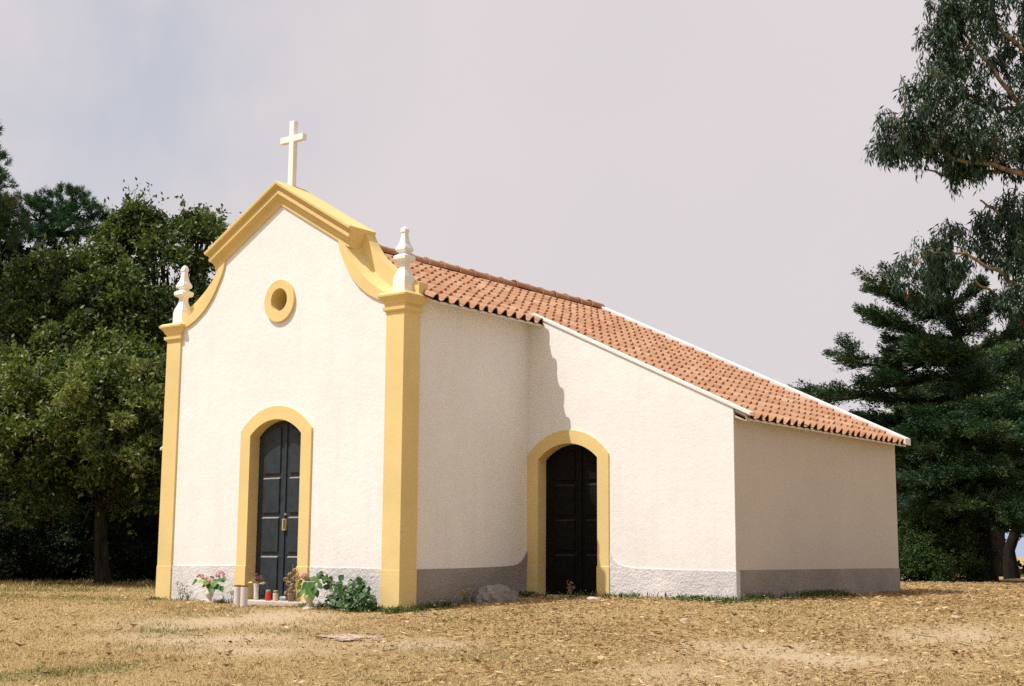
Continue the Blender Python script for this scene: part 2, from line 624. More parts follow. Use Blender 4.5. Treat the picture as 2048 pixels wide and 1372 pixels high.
# pilasters with capitals
def pilaster(x0, x1):
    bm = bmesh.new()
    box(bm, x0, x1, 0, .35, -.35, 4.20)
    p = bmobj('pilaster', bm, M_OCHRE, chapel, bevel=.008)
    bm = bmesh.new()
    box(bm, x0 - .005, x1 + .005, -.005, .353, -.35, .53)
    bmobj('pilaster_base', bm, M_OCHRE, p, bevel=.004)
    prof = [(.004, 4.095), (.034, 4.122), (.038, 4.165), (.008, 4.172), (.01, 4.205), (.03, 4.215), (.036, 4.245), (.058, 4.275), (.075, 4.292), (.094, 4.312), (.098, 4.338), (.06, 4.372)]
    bm = bmesh.new()
    rings = []
    for o, z in prof:
        rings.append([bm.verts.new(c) for c in ((x0 - o, -o, z), (x1 + o, -o, z), (x1 + o, .35 + o, z), (x0 - o, .35 + o, z))])
    for a, b in zip(rings, rings[1:]):
        for i in range(4):
            bm.faces.new((a[i], a[(i + 1) % 4], b[(i + 1) % 4], b[i]))
    bm.faces.new(rings[0]); bm.faces.new(rings[-1])
    bmobj('capital', bm, M_OCHRE, p)
    return p
pilaster(-.3385, 0)
pilaster(-W, -W + .3385)

def finial(cx, cy, round_tip):
    k = math.sqrt(2)
    prof = [(.112, 4.36), (.112, 4.56), (.104, 4.61), (.086, 4.66), (.066, 4.705), (.055, 4.75), (.053, 4.80), (.062, 4.826), (.100, 4.842), (.112, 4.862), (.113, 4.905), (.098, 4.92), (.066, 4.935), (.056, 4.955), (.062, 4.968), (.084, 4.978), (.092, 5.0), (.092, 5.02), (.082, 5.048), (.064, 5.085), (.052, 5.13), (.043, 5.18), (.037, 5.24), (.037, 5.25), (.046, 5.258), (.046, 5.29), (.042, 5.308)]
    prof += [(.036, 5.325), (.022, 5.345), (.004, 5.357)] if round_tip else [(.004, 5.352)]
    bm = bmesh.new()
    lathe(bm, [(r * k, z) for r, z in prof], (cx, cy, 0), 4, PI / 4)
    return bmobj('finial', bm, M_STONEW, chapel, bevel=.006)
finial(-.165, .165, False)
finial(mir(-.165), .165, True)

# scroll bands, concave top and the taller parapet behind
for s in (1, -1):
    fx = (lambda x: x) if s == 1 else mir
    bm = bmesh.new()
    ring = [(fx(x), z) for x, z in F_OUT] + [(fx(x), z) for x, z in reversed(F_IN)]
    a = [bm.verts.new((x, 0.0, z)) for x, z in ring]
    n = len(ring); no = len(F_OUT)
    b = []
    for i, (x, z) in enumerate(ring):
        if i < no:
            t = i / (no - 1)
            b.append(bm.verts.new((x + s * .05, .235, z + .06)))
        else:
            b.append(bm.verts.new((x, .045, z)))
    # front face as quads between inner and outer edge
    ni = len(F_IN)
    for i in range(no - 1):
        j0 = n - 1 - round(i * (ni - 1) / (no - 1)); j1 = n - 1 - round((i + 1) * (ni - 1) / (no - 1))
        vs = [a[i], a[i + 1], a[j1]]
        for jj in range(j1 + 1, j0 + 1):
            vs.append(a[jj])
        bm.faces.new(vs)
    for i in range(no - 1):
        bm.faces.new((a[i], b[i], b[i + 1], a[i + 1]))
    for i in range(no, n - 1):
        bm.faces.new((a[i], b[i], b[i + 1], a[i + 1]))
    bmobj('scroll_band', bm, M_OCHRE, chapel)
    bm = bmesh.new()
    # front outline of the parapet; its concave top bulges outside the scroll
    G = [(-1.30, 5.42), (-1.0, 5.385), (-.975, 5.355), (-.925, 5.262), (-.87, 5.175), (-.818, 5.105), (-.755, 5.033), (-.694, 4.97), (-.62, 4.904), (-.55, 4.85), (-.481, 4.80), (-.40, 4.745), (-.30, 4.69), (-.22, 4.655), (-.20, 4.535), (.06, 4.53), (.06, 4.34)]
    outl = [(fx(x), z) for x, z in G] + [(fx(-.9), 4.34), (fx(-1.30), 4.7)]
    prism_xz(bm, outl, .232, .428)
    bmobj('parapet', bm, M_OCHRE, chapel)

# raking cornice with moulded profile (offset q across the rake, depth y)
cth = math.cos(math.atan(CS)); sth = math.sin(math.atan(CS))
PR = [(0.0, .05), (0.0, .002), (.032, 0.0), (.036, .012), (.075, .010), (.105, .002), (.124, -.016), (.136, -.044), (.142, -.078), (.190, -.080), (.194, -.052), (.232, -.054), (.248, -.070), (.258, -.096), (.266, -.128), (.300, -.132), (.308, -.126), (.308, .432), (.20, .432), (.12, .36), (0.0, .35)]
Z_LOW = 6.335 - .308 / cth  # apex of the inner edge
bm = bmesh.new()
secs = []
for xe, side in ((1.60, 1), (0, 0), (1.60, -1)):
    ring = []
    for q, y in PR:
        if side == 0:
            ring.append(bm.verts.new((MID, y, Z_LOW + q / cth)))
        else:
            xb, zb = xe - .308 * sth, 0
            x0 = xb + q * sth * .9
            ring.append(bm.verts.new((MID + side * x0, y, Z_LOW + q / cth - CS * x0)))
    secs.append(ring)
n = len(PR)
for a, b in zip(secs, secs[1:]):
    for i in range(n):
        bm.faces.new((a[i], a[(i + 1) % n], b[(i + 1) % n], b[i]))
bm.faces.new(secs[0]); bm.faces.new(secs[-1])
bmobj('pediment_cornice', bm, M_OCHRE, chapel)

# cross
bm = bmesh.new()
pts = [(-.054, 6.2), (.054, 6.2), (.052, 7.015), (.25, 7.017), (.25, 7.117), (.052, 7.115), (.052, 7.35), (-.052, 7.35), (-.052, 7.115), (-.25, 7.117), (-.25, 7.017), (-.052, 7.015)]
prism_xz(bm, [(MID + x, z) for x, z in pts], .17, .255)
bmobj('cross', bm, M_STONEW, chapel, bevel=.007)

# round window
ring_o = [(-2.515 + .318 * math.cos(2 * PI * i / 64), 4.495 + .322 * math.sin(2 * PI * i / 64)) for i in range(64)]
ring_i = [(-2.515 + .172 * math.cos(2 * PI * i / 64), 4.51 + .175 * math.sin(2 * PI * i / 64)) for i in range(64)]
rw = holed_slab('round_window', ring_o, [ring_i], -.012, .29, M_OCHRE, chapel, .006)
bm = bmesh.new()
prism_xz(bm, [(-2.515 + .25 * math.cos(2 * PI * i / 32), 4.51 + .25 * math.sin(2 * PI * i / 32)) for i in range(32)], .292, .32)
bmobj('window_pane', bm, mat_simple('shaded_pane', (.07, .045, .032), .5, .4, .2, 6), rw)  # shade inside the recess is put into the dark pane colour

# doorways
def doorway(cx, y, hwo, hwi, zso, riso, zsi, risi, z0, zb, bars, seam, leaf_depth, lock):
    ring = [(cx + hwo, z0)] + arch(cx, hwo, zso, riso, 22) + [(cx - hwo, z0), (cx - hwi, z0)] + list(reversed(arch(cx, hwi, zsi, risi, 22))) + [(cx + hwi, z0)]
    d = holed_slab('doorway', ring, [], y, y + leaf_depth + .05, M_OCHRE, chapel, .006)
    for s in (-1, 1):
        bm = bmesh.new()
        xa, xb = sorted((cx + s * (hwi - .006), cx + s * (hwo + .012)))
        box(bm, xa, xb, y - .014, y + leaf_depth - .004, z0 - .02, zb)
        bmobj('jamb_base', bm, M_OCHRE, d, bevel=.006)
    yl = y + leaf_depth
    for s in (-1, 1):
        bm = bmesh.new()
        x_in, x_out = seam, cx + s * (hwi + .03)
        xa, xb = sorted((x_in + s * .006, x_out))
        # leaf slab clipped to the arch
        R = (hwi ** 2 + risi ** 2) / (2 * risi); zc = zsi + risi - R
        def zt(x, off=.03):
            dx = min(abs(x - cx), hwi + .03)
            return zc + math.sqrt(max(R * R - dx * dx, 0)) + off
        m = 10
        top = [(xa + (xb - xa) * i / m, zt(xa + (xb - xa) * i / m)) for i in range(m + 1)]
        prism_xz(bm, [(xb, z0), (xa, z0)] + top, yl, yl + .045)
        # stile at the meeting edge
        if s == 1:
            box(bm, seam - .012, seam + .03, yl - .022, yl + .01, z0 + .03, zt(seam, -.02))
        # raised fields
        fa, fb = (seam - .455, seam - .105) if s == -1 else (seam + .105, seam + .455)
        fa = max(fa, cx - hwi + .06); fb = min(fb, cx + hwi - .06)
        levels = [z0 + .18] + bars
        for k in range(len(levels)):
            zb0 = levels[k] + (.075 if k else 0)
            last = k == len(levels) - 1
            zb1 = levels[k + 1] if not last else None
            if last:
                tp = [(fa + (fb - fa) * i / m, zt(fa + (fb - fa) * i / m, -.10)) for i in range(m + 1)]
            else:
                tp = [(fa, zb1), (fb, zb1)]
            prism_xz(bm, [(fb, zb0), (fa, zb0)] + tp, yl - .022, yl + .004)
            if not last:
                # worn, dusty top edge of the field, sloping to the front
                prism_yz(bm, [(yl - .026, zb1 - .012), (yl - .026, zb1 - .002), (yl + .002, zb1 + .014), (yl + .002, zb1 - .012)], fa, fb)
                for f in bm.faces[-6:]:
                    f.material_index = 1
        bmobj('door_leaf', bm, [M_DOOR, M_LEDGE] if lock else [M_DOOR2, M_LEDGE2], d, bevel=.003, seg=1)
    if lock:
        bm = bmesh.new()
        x, z = seam + .03, 1.16
        prism_yz(bm, [(yl - .045, z - .085), (yl - .045, z + .085), (yl + .01, z + .085), (yl + .01, z - .085)], x - .03, x - .004)
        box(bm, x - .004, x + .038, yl - .045, yl + .01, z + .070, z + .085)
        box(bm, x - .004, x + .038, yl - .045, yl + .01, z - .085, z - .070)
        box(bm, x + .030, x + .040, yl - .045, yl + .01, z - .070, z + .070)
        bmobj('lock', bm, M_BRASS, d, bevel=.002, seg=1)
        bm = bmesh.new()
        lathe(bm, [(.014, -.02), (.016, 0), (.010, .008)], (0, 0, 0), 12)
        bmesh.ops.rotate(bm, verts=bm.verts, cent=(0, 0, 0), matrix=Matrix.Rotation(PI / 2, 3, 'X'))
        bmesh.ops.translate(bm, verts=bm.verts, vec=(seam + .035, yl - .02, 1.31))
        bmobj('keyhole_plate', bm, M_BRASS, d)
    return d
dw = doorway(DCX, 0.0, .755, .541, 2.55, .36, 2.48, .228, -.05, .557, [.688, 1.262, 1.845], -2.468, .195, True)
sd_ = doorway(.695, 2.955, .745, .542, 2.235, .38, 2.183, .228, .05, .585, [.744, 1.265, 1.795], .80, .215, False)
# stone step
bm = bmesh.new()
box(bm, -3.12, -1.63, -.16, .20, -.10, .062)
st = bmobj('doorstep', bm, M_GRANITE, dw, bevel=.012)
bm = bmesh.new()
box(bm, .12, 1.26, 2.93, 3.2, -.05, .15)
bmobj('doorstep', bm, M_GRANITE, sd_, bevel=.012)

# nave walls (both sides) and wings
YW, YB = 2.975, 8.80
XW = 3.503
def zroof(x):           # tile plane
    return 5.674 - SL * abs(x - MID)
nave = None
for s in (1, -1):
    fx = (lambda x: x) if s == 1 else mir
    bm = bmesh.new()
    xa, xb = sorted((fx(-.05), fx(-.40)))
    box(bm, xa, xb, .346, YW + .2, -.3, 4.335)
    nv = bmobj('nave_wall', bm, M_WHITE, chapel)
    bm = bmesh.new()
    pr = [(.352, -.3), (YW - .02, -.3), (YW - .02, .80), (YW - .06, .74), (YW - .13, .665), (YW - .23, .61), (YW - .36, .583), (YW - .6, .57), (1.6, .553), (.352, .537)]
    xa, xb = sorted((fx(-.036), fx(-.12)))
    prism_yz(bm, pr, xa, xb)
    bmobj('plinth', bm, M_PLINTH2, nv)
    # wing front wall with a doorway on the right wing
    def wt(x):
        return 2.8185 + SL * (3.503 - x) - .012
    outl = [(fx(-.055), -.3), (fx(XW), -.3), (fx(XW), wt(XW)), (fx(-.055), wt(-.055))]
    holes = [opening(.695, .65, 2.20, .30, -.1)] if s == 1 else []
    wg = holed_slab('wing_wall', outl, holes, YW, YW + .30, M_WHITE, chapel)
    bm = bmesh.new()
    pts = [(1.452, -.3), (XW + .012, -.3), (XW + .012, .541), (2.6, .551), (1.95, .562), (1.80, .572), (1.68, .592), (1.58, .628), (1.51, .69), (1.475, .77), (1.452, .80)]
    prism_xz(bm, [(fx(x), z) for x, z in pts], YW - .014, YW + .10)
    bmobj('plinth', bm, M_PLINTH, wg)
    bm = bmesh.new()
    xa, xb = sorted((fx(XW), fx(XW - .3)))
    box(bm, xa, xb, YW + .301, YB, -.3, 2.72)
    xc, xd = sorted((fx(XW + .004), fx(XW - .02)))
    box(bm, xc, xd, YW + .003, YW + .40, -.3, 2.775)
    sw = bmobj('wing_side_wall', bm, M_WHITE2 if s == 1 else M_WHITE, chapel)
    bm = bmesh.new()
    xa, xb = sorted((fx(XW + .012), fx(XW - .1)))
    box(bm, xa, xb, YW + .101, YB + .012, -.3, .558)
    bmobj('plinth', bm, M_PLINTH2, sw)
bm = bmesh.new()
prism_xz(bm, [(XW - .31, -.3), (XW - .31, 2.7), (MID, 5.5), (mir(XW - .31), 2.7), (mir(XW - .31), -.3)], YB - .3, YB - .01)
bmobj('rear_wall', bm, M_WHITE, chapel)
# shade below the tiles is painted in as this near-black clay
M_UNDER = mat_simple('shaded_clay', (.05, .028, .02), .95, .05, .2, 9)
M_WOOD = mat_simple('old_eave_board', (.22, .17, .12), .9, .1, .2, 9)

# tiled roof ------------------------------------------------------
rng = np.random.default_rng(11)
PITCH, EXPO = .2275, .345
cosr = 1 / math.sqrt(1 + SL * SL); sinr = SL * cosr
def tile_slope(side):
    V, F, T, US_ = [], [], [], []
    mprof = 12
    def roll(t):
        t = t % 1.0
        # one broad cover roll and a flatter pan
        if t < .56:
            return math.sin(PI * t / .56) ** .85
        return -.22 * math.sin(PI * (t - .56) / .44)
    def put(y_from, y_to, d_eave, d_top):
        """d measured down-slope from the ridge"""
        U, UF = [], []
        US_.append((U, UF))
        ncol = int(round((y_to - y_from) / PITCH))
        d = d_eave
        row = 0
        while d > d_top + .02:
            d2 = max(d - EXPO - .05, d_top - .02)
            for c in range(ncol):
                y0 = y_from + c * PITCH
                jl = rng.normal(0, .008); jh = rng.normal(0, .0035); tn = np.clip(rng.normal(.5, .22), 0, 1)
                jy = rng.normal(0, .003)
                base = len(V)
                for k in range(mprof + 1):
                    t = k / mprof
                    y = y0 + t * PITCH + jy
                    r = roll(t)
                    for (dd, h) in ((d + jl, (-.022 + .072 * r if row == 0 else -.030 + .046 * r) + jh), (d + jl, -.008 + .078 * r + jh), (d2, -.020 + .048 * r + jh * .3)):
                        x = dd * cosr; z = -dd * sinr
                        x += h * sinr; z += h * cosr
                        V.append((MID + side * x, y, 5.62 + z))
                for k in range(mprof):
                    a = base + k * 3
                    F.append((a + 1, a + 4, a + 5, a + 2)); T.append(tn)
                    F.append((a, a + 3, a + 4, a + 1)); T.append(min(tn + .2, 1))  # lower tile ends tinted lighter to soften their shade
            if row == 0:
                # underside of the eave course, its shade painted dark
                for c in range(ncol):
                    base = len(U)
                    for k in range(mprof + 1):
                        t = k / mprof
                        r = roll(t)
                        for dd, h in ((d - .006, -.026 + .078 * r), (d - .32, -.034 + .060 * r)):
                            x = dd * cosr; z = -dd * sinr
                            U.append((MID + side * (x + h * sinr), y_from + (c + t) * PITCH, 5.62 + z + h * cosr))
                    for k in range(mprof):
                        a = base + k * 2
                        UF.append((a, a + 1, a + 3, a + 2))
            d -= EXPO
            row += 1
    # nave part (front), then the wider wing part
    d_n = (.262 - MID) / cosr
    d_w = (3.735 - MID) / cosr
    put(YW + .06 - 12 * PITCH, YW + .06, d_n, .05)
    put(YW + .06, YW + .06 + 25 * PITCH + .01, d_w, .05)
    return V, F, T, US_
tv, tf, tt, us1 = tile_slope(1)
tv2, tf2, tt2, us2 = tile_slope(-1)
off = len(tv)
roof = npmesh('roof', np.array(tv + tv2), tf + [tuple(i + off for i in f) for f in tf2], M_TILE, chapel, tint=tt + tt2)
for uv, uf in us1 + us2:
    npmesh('tile_underside', np.array(uv), uf, M_UNDER, roof)
def pl(x, dz=0):
    return 5.62 - SL * abs(x - MID) + dz
# roof deck under the tiles (closes the pans, soffit at the eaves)
for s in (1, -1):
    fx = (lambda x: x) if s == 1 else mir
    bm = bmesh.new()
    for xe, ya, yb in ((.215, .36, YW - .005), (3.685, YW + .02, YB + .04)):
        pts = [(fx(MID), pl(MID, -.045)), (fx(xe), pl(xe, -.045)), (fx(xe), pl(xe, -.075)), (fx(MID), pl(MID, -.12))]
        prism_xz(bm, pts, ya, yb)
    bmobj('eave_board', bm, M_WHITE, roof)
    bm = bmesh.new()
    for xe, ya, yb in ((.20, .44, YW - .01), (3.67, YW + .02, YB + .03)):
        prism_xz(bm, [(fx(MID), pl(MID, -.028)), (fx(xe), pl(xe, -.028)), (fx(xe), pl(xe, -.042)), (fx(MID), pl(MID, -.042))], ya, yb)
    bmobj('roof_deck', bm, M_UNDER, roof)  # deck takes the same painted-in shade
    # verges: white mortar edges
    bm = bmesh.new()
    prism_xz(bm, [(fx(.03), pl(.03, .074)), (fx(3.775), pl(3.775, .074)), (fx(3.775), pl(3.775, .018)), (fx(.03), pl(.03, .018))], YW - .022, YW + .10)
    bmobj('verge', bm, M_VERGE, roof, bevel=.012)
    bm = bmesh.new()
    prism_xz(bm, [(fx(MID), pl(MID, .10)), (fx(3.765), pl(3.765, .10)), (fx(3.765), pl(3.765, -.02)), (fx(MID), pl(MID, -.02))], YB - .15, YB + .075)
    bmobj('verge', bm, M_VERGE, roof, bevel=.012)
    bm = bmesh.new()
    prism_xz(bm, [(fx(XW + .006), pl(XW, .01)), (fx(3.70), pl(3.70, .01)), (fx(3.70), pl(3.70, -.09)), (fx(XW + .006), pl(XW, -.12))], YW + .02, YW + .12)
    bmobj('verge_bracket', bm, M_GRANITE, roof, bevel=.008)
# ridge caps
V, F, T = [], [], []
y = .44
rng = np.random.default_rng(5)
while y < YB - .25:
    L = .415
    base = len(V); n = 10
    tn = np.clip(rng.normal(.4, .25), 0, 1); jz = rng.normal(0, .006); jx = rng.normal(0, .006)
    prof = [(0, .110), (0.0, .126), (.045, .128), (.05, .112), (L + .05, .102)]
    for yy, r in prof:
        for k in range(n + 1):
            a = -.18 + (PI + .36) * k / n
            V.append((MID + jx + r * math.cos(a), y + yy, 5.645 + jz + r * .95 * math.sin(a)))
    for i in range(len(prof) - 1):
        for k in range(n):
            a = base + i * (n + 1) + k
            F.append((a, a + 1, a + n + 2, a + n + 1)); T.append(min(1, tn + (.45 if i in (0, 1) else 0)))
    y += L
npmesh('ridge', np.array(V), F, M_TILE, roof, tint=T)

# ------------------------------------------------------------------ small things by the door
def leaf_disc(bmv, bmf, bmt, c, axis, nrm, L, Wd, tint, cup=.12, n=9):
    """ovate leaf blade with a raised rim; appends to lists"""
    c = np.asarray(c, float); axis = np.asarray(axis, float); axis /= np.linalg.norm(axis) + 1e-9
    nrm = np.asarray(nrm, float); nrm = nrm - axis * nrm.dot(axis); nrm /= np.linalg.norm(nrm) + 1e-9
    sd = np.cross(axis, nrm)
    b = len(bmv)
    ts = [0, .18, .42, .68, .88, 1.0]
    ws = [.05, .36, .5, .38, .16, .0]
    for t, wv in zip(ts, ws):
        dz = -cup * L * (t * t) 
        mid = c + axis * L * t + nrm * dz
        bmv.append(mid + sd * Wd * wv + nrm * Wd * .12 * (wv * 2))
        bmv.append(mid)
        bmv.append(mid - sd * Wd * wv + nrm * Wd * .12 * (wv * 2))
    for i in range(len(ts) - 1):
        a = b + i * 3
        bmf.append((a, a + 1, a + 4, a + 3)); bmt.append(tint)
        bmf.append((a + 1, a + 2, a + 5, a + 4)); bmt.append(min(1, tint + .06))

M_HYD = mat_leaf('hydrangea_leaf', [(0, (.03, .085, .022)), (.5, (.07, .17, .04)), (.8, (.16, .27, .07)), (1, (.34, .36, .09))], .5, .3, .3)
M_MALLOW = mat_leaf('shrub_leaf', [(0, (.030, .07, .024)), (.5, (.062, .125, .042)), (1, (.16, .23, .11))], .5, .35, .2)
M_STEM = mat_simple('green_stem', (.10, .14, .05), .6, .2)
M_TWIG = mat_simple('dry_stem', (.27, .19, .10), .8, .1)
M_BLOOM = mat_leaf('pink_bloom', [(0, (.42, .10, .16)), (.5, (.62, .22, .28)), (1, (.72, .44, .44))], .7, .1, .25, (1, .8, .8))
M_PALEB = mat_leaf('pale_bloom', [(0, (.55, .27, .22)), (.5, (.70, .43, .36)), (1, (.74, .60, .48))], .7, .1, .25, (1, .9, .8))
M_DRYB = mat_leaf('faded_bloom', [(0, (.20, .06, .07)), (.5, (.36, .14, .15)), (1, (.50, .32, .28))], .8, .1, .1, (1, .9, .8))
M_STRAWB = mat_leaf('straw_bloom', [(0, (.26, .17, .07)), (.5, (.46, .33, .14)), (1, (.60, .47, .24))], .8, .1, .15, (1, .9, .8))
M_URN = mat_wall('urn_stone', (.70, .62, .53), .12, 30, .3, .006)
M_PORC = mat_simple('glazed_white', (.68, .65, .62), .35, .4, .06, 20, .05)
M_GLASSW = mat_simple('frosted_tube', (.66, .58, .58), .3, .45, .05, 12, .02)
M_RED = mat_simple('red_candle_cup', (.58, .045, .022), .3, .5, .12, 20, .03)
M_WAX = mat_simple('cream_wax', (.62, .50, .30), .45, .35, .1, 20, .03)
M_GOLD = mat_simple('gold_lid', (.45, .36, .20), .4, .5, .2, 40)
M_RUST = mat_simple('rusty_rim', (.20, .12, .05), .7, .3, .2, 30)

def rnd_unit(rng):
    v = rng.normal(0, 1, 3)
    return v / (np.linalg.norm(v) + 1e-9)

def bloom(name, c, r, mat, parent, rng, n=110, sq=.8):
    """mop-head: many small four-petal florets on a dome"""
    V, F, T = [], [], []
    for i in range(n):
        d = rnd_unit(rng)
        if d[2] < -.55: d[2] *= -1
        p = np.asarray(c) + d * r * np.array([1, 1, sq]) * rng.uniform(.82, 1.03)
        u = np.cross(d, rnd_unit(rng)); u /= np.linalg.norm(u) + 1e-9
        v = np.cross(d, u)
        s = r * rng.uniform(.17, .27)
        tn = np.clip(.35 + .35 * d[2] + rng.normal(0, .2), 0, 1)
        for q in range(4):
            a = q * PI / 2
            e1 = u * math.cos(a) + v * math.sin(a); e2 = u * math.cos(a + .75) + v * math.sin(a + .75); e3 = u * math.cos(a - .75) + v * math.sin(a - .75)
            b = len(V)
            V += [p, p + e3 * s * .6 + d * s * .1, p + e1 * s + d * s * .05, p + e2 * s * .6 + d * s * .1]
            F.append((b, b + 1, b + 2, b + 3)); T.append(tn)
    return npmesh(name, np.array(V), F, mat, parent, tint=T)

def leaf_spray(name, specs, mat, parent):
    V, F, T = [], [], []
    for c, ax, nr, L, Wd, tn in specs:
        leaf_disc(V, F, T, c, ax, nr, L, Wd, tn)
    return npmesh(name, np.array(V), F, mat, parent, tint=T, smooth=True)

TOCAM = np.array([.605, -.79, .05])

def urn(loc, sc, parent):
    prof = [(.075, 0), (.078, .018), (.062, .03), (.035, .05), (.030, .085), (.042, .105), (.060, .13), (.068, .16), (.060, .185), (.052, .20), (.058, .24), (.066, .29), (.078, .33), (.082, .335), (.074, .338), (.06, .30)]
    bm = bmesh.new()
    lathe(bm, [(r * sc, z * sc) for r, z in prof], loc, 28)
    return bmobj('urn', bm, M_URN, parent, smooth=True)

# left urn with pink hydrangea
rng = np.random.default_rng(21)
b = (-3.60, -.20, float(gz(-3.60, -.20)) - .01)
t = thing('potted_hydrangea', b, 'pale stone urn of hydrangeas with a deep pink bloom, left of the front door', 'potted plant', 'flower urns beside the front door')
urn(b, .95, t)
top = np.array([b[0], b[1], b[2] + .32])
def yx(u): return np.asarray(u, float)
heads = [((-3.418,-0.160,0.415), .072, M_BLOOM), ((-3.497,-0.280,0.334), .054, M_PALEB), ((-3.785,-0.220,0.395), .052, M_PALEB), ((-3.694,-0.200,0.367), .035, M_PALEB)]
paths = [(wobble(top + rng.normal(0, .01, 3), np.array(h) - np.array([0, 0, r * .5]), rng, 6, .1), [.006] * 6) for h, r, m in heads]
tubes('stem', paths, M_STEM, t, 5)
for h, r, m in heads:
    bloom('bloom', h, r, m, t, rng, 70)
L = []
for (u0, tn, ln) in (((-3.879,-0.260,0.298), .45, .13), ((-3.842,-0.220,0.394), .2, .08), ((-3.721,-0.270,0.316), .95, .10), ((-3.561,-0.300,0.304), .8, .12), ((-3.394,-0.300,0.293), .7, .13), ((-3.348,-0.280,0.242), .3, .13), ((-3.292,-0.260,0.221), .25, .13), ((-3.356,-0.220,0.344), .5, .12), ((-3.303,-0.200,0.359), .3, .09), ((-3.617,-0.150,0.375), .25, .08), ((-3.432,-0.300,0.183), .3, .13), ((-3.663,-0.240,0.265), .6, .10), ((-3.468,-0.200,0.341), .55, .10), ((-3.526,-0.280,0.253), .35, .12), ((-3.794,-0.180,0.335), .4, .1)):
    c = np.array(u0); out = c - top; out[2] *= .6
    out = out / (np.linalg.norm(out) + 1e-9)
    ax = out + np.array([0, 0, -.35]) + rng.normal(0, .12, 3)
    L.append((c - ax * ln * .5, ax, np.array([0, 0, 1.0]) + TOCAM * .9 + rng.normal(0, .25, 3), ln * 1.22, ln * .85, tn))
leaf_spray('foliage', L, M_HYD, t)

# right urn with pale hydrangea
b2 = (-1.33, -.42, float(gz(-1.33, -.42)) - .01)
b2 = tuple((-1.246,-0.450,-0.037))
b2 = (b2[0], b2[1], float(gz(b2[0], b2[1])) - .012)
t = thing('potted_hydrangea', b2, 'stone urn spilling drooping green leaves under one pale pink bloom, beside the shrub', 'potted plant', 'flower urns beside the front door')
urn(b2, 1.15, t)
top = np.array([b2[0], b2[1], b2[2] + .38])
hd = (-1.361,-0.470,0.429)
tubes('stem', [(wobble(top, np.array(hd) - np.array([0, 0, .03]), rng, 6, .08), [.007] * 6)] + [(wobble(top, top + np.array([rng.normal(0, .1), rng.normal(0, .08), .08]), rng, 5, .1), [.005] * 5) for k in range(5)], M_STEM, t, 5)
bloom('bloom', hd, .068, M_PALEB, t, rng, 110)
L = []
for (u0, tn, ln) in (((-1.386,-0.500,0.341), .35, .12), ((-1.259,-0.500,0.357), .2, .13), ((-1.224,-0.450,0.384), .25, .13), ((-1.157,-0.420,0.385), .75, .14), ((-1.271,-0.550,0.235), .55, .16), ((-1.135,-0.580,0.252), .6, .16), ((-1.060,-0.550,0.267), .45, .16), ((-1.065,-0.580,0.193), .6, .15), ((-1.191,-0.560,0.170), .85, .11), ((-1.368,-0.520,0.178), .6, .12), ((-1.061,-0.500,0.212), .35, .14), ((-1.423,-0.480,0.278), .85, .10), ((-1.037,-0.460,0.306), .4, .13), ((-1.225,-0.560,0.304), .5, .14), ((-1.100,-0.570,0.313), .4, .15)):
    c = np.array(u0); out = c - top; out[2] *= .3
    out = out / (np.linalg.norm(out) + 1e-9)
    ax = out * .9 + np.array([0, 0, -.75 if tn < .9 else .1]) + rng.normal(0, .12, 3)
    ax /= np.linalg.norm(ax)
    L.append((c - ax * ln * .5, ax, np.array([0, 0, .6]) + TOCAM * .9 + rng.normal(0, .25, 3), ln, ln * .62, tn))
leaf_spray('foliage', L, M_HYD, t)

# things standing on the doorstep
ZS = .062
def on_step(x, y): return (x, y, ZS)
p = (-2.827,0.020,0.075); loc = on_step(p[0], .02)
t = thing('flower_vase', loc, 'slim white vase of faded crimson flowers on the doorstep against the left jamb', 'vase')
bm = bmesh.new(); lathe(bm, [(.030, 0), (.036, .01), (.034, .10), (.040, .20), (.046, .235), (.040, .238), (.03, .2)], loc, 24)
bmobj('vase', bm, M_PORC, t, smooth=True)
top = np.array(loc) + np.array([0, 0, .23])
hs = [np.array((-2.911,0.020,0.451)), np.array((-2.866,0.030,0.422)), np.array((-2.757,0.030,0.395)), np.array((-2.691,0.000,0.367)), np.array((-2.788,-0.010,0.380))]
tubes('stem', [(wobble(top, h, rng, 5, .08), [.003] * 5) for h in hs], M_TWIG, t, 5)
for i, h in enumerate(hs):
    bloom('bloom', h, (.038, .036, .03, .03, .034)[i], M_DRYB, t, rng, 45)
L = []
for (u0, tn) in (((-2.925,-0.020,0.320), 1.0), ((-2.829,-0.030,0.351), .8), ((-2.753,-0.020,0.330), .9), ((-2.710,0.000,0.316), .6), ((-2.700,0.030,0.309), .7), ((-2.806,-0.020,0.307), .4)):
    c = np.array(u0); out = c - top; out /= np.linalg.norm(out) + 1e-9
    L.append((c - out * .04, out + rng.normal(0, .2, 3), np.array([0, 0, 1.]) + TOCAM * .6, .085, .05, tn))
leaf_spray('foliage', L, M_STRAWB, t)

def lantern(name, u, mat, lab, h, r, clear):
    loc = on_step(u[0], u[1])
    t = thing(name, loc, lab, 'grave candle', 'candles on the doorstep')
    bm = bmesh.new(); lathe(bm, [(r * .92, 0), (r, .008), (r, h * .62), (r * .96, h * .74)], loc, 24)
    bmobj('candle_cup', bm, mat, t, smooth=False)
    bm = bmesh.new(); lathe(bm, [(r * .92, h * .742), (r * .8, h * .86), (r * .8, h * .87)], loc, 24)
    bmobj('neck', bm, M_GOLD if not clear else mat_simple('smoky_glass', (.30, .24, .14), .25, .5), t, smooth=True)
    bm = bmesh.new(); lathe(bm, [(r * .80, h * .872), (r * .84, h * .875), (r * .84, h * .97), (r * .5, h)], loc, 24)
    bmobj('lid', bm, M_GOLD, t)
lantern('grave_candle', (-2.485,-0.060,0.071), M_RED, 'red glass grave candle with a gold lid on the doorstep', .155, .042, False)
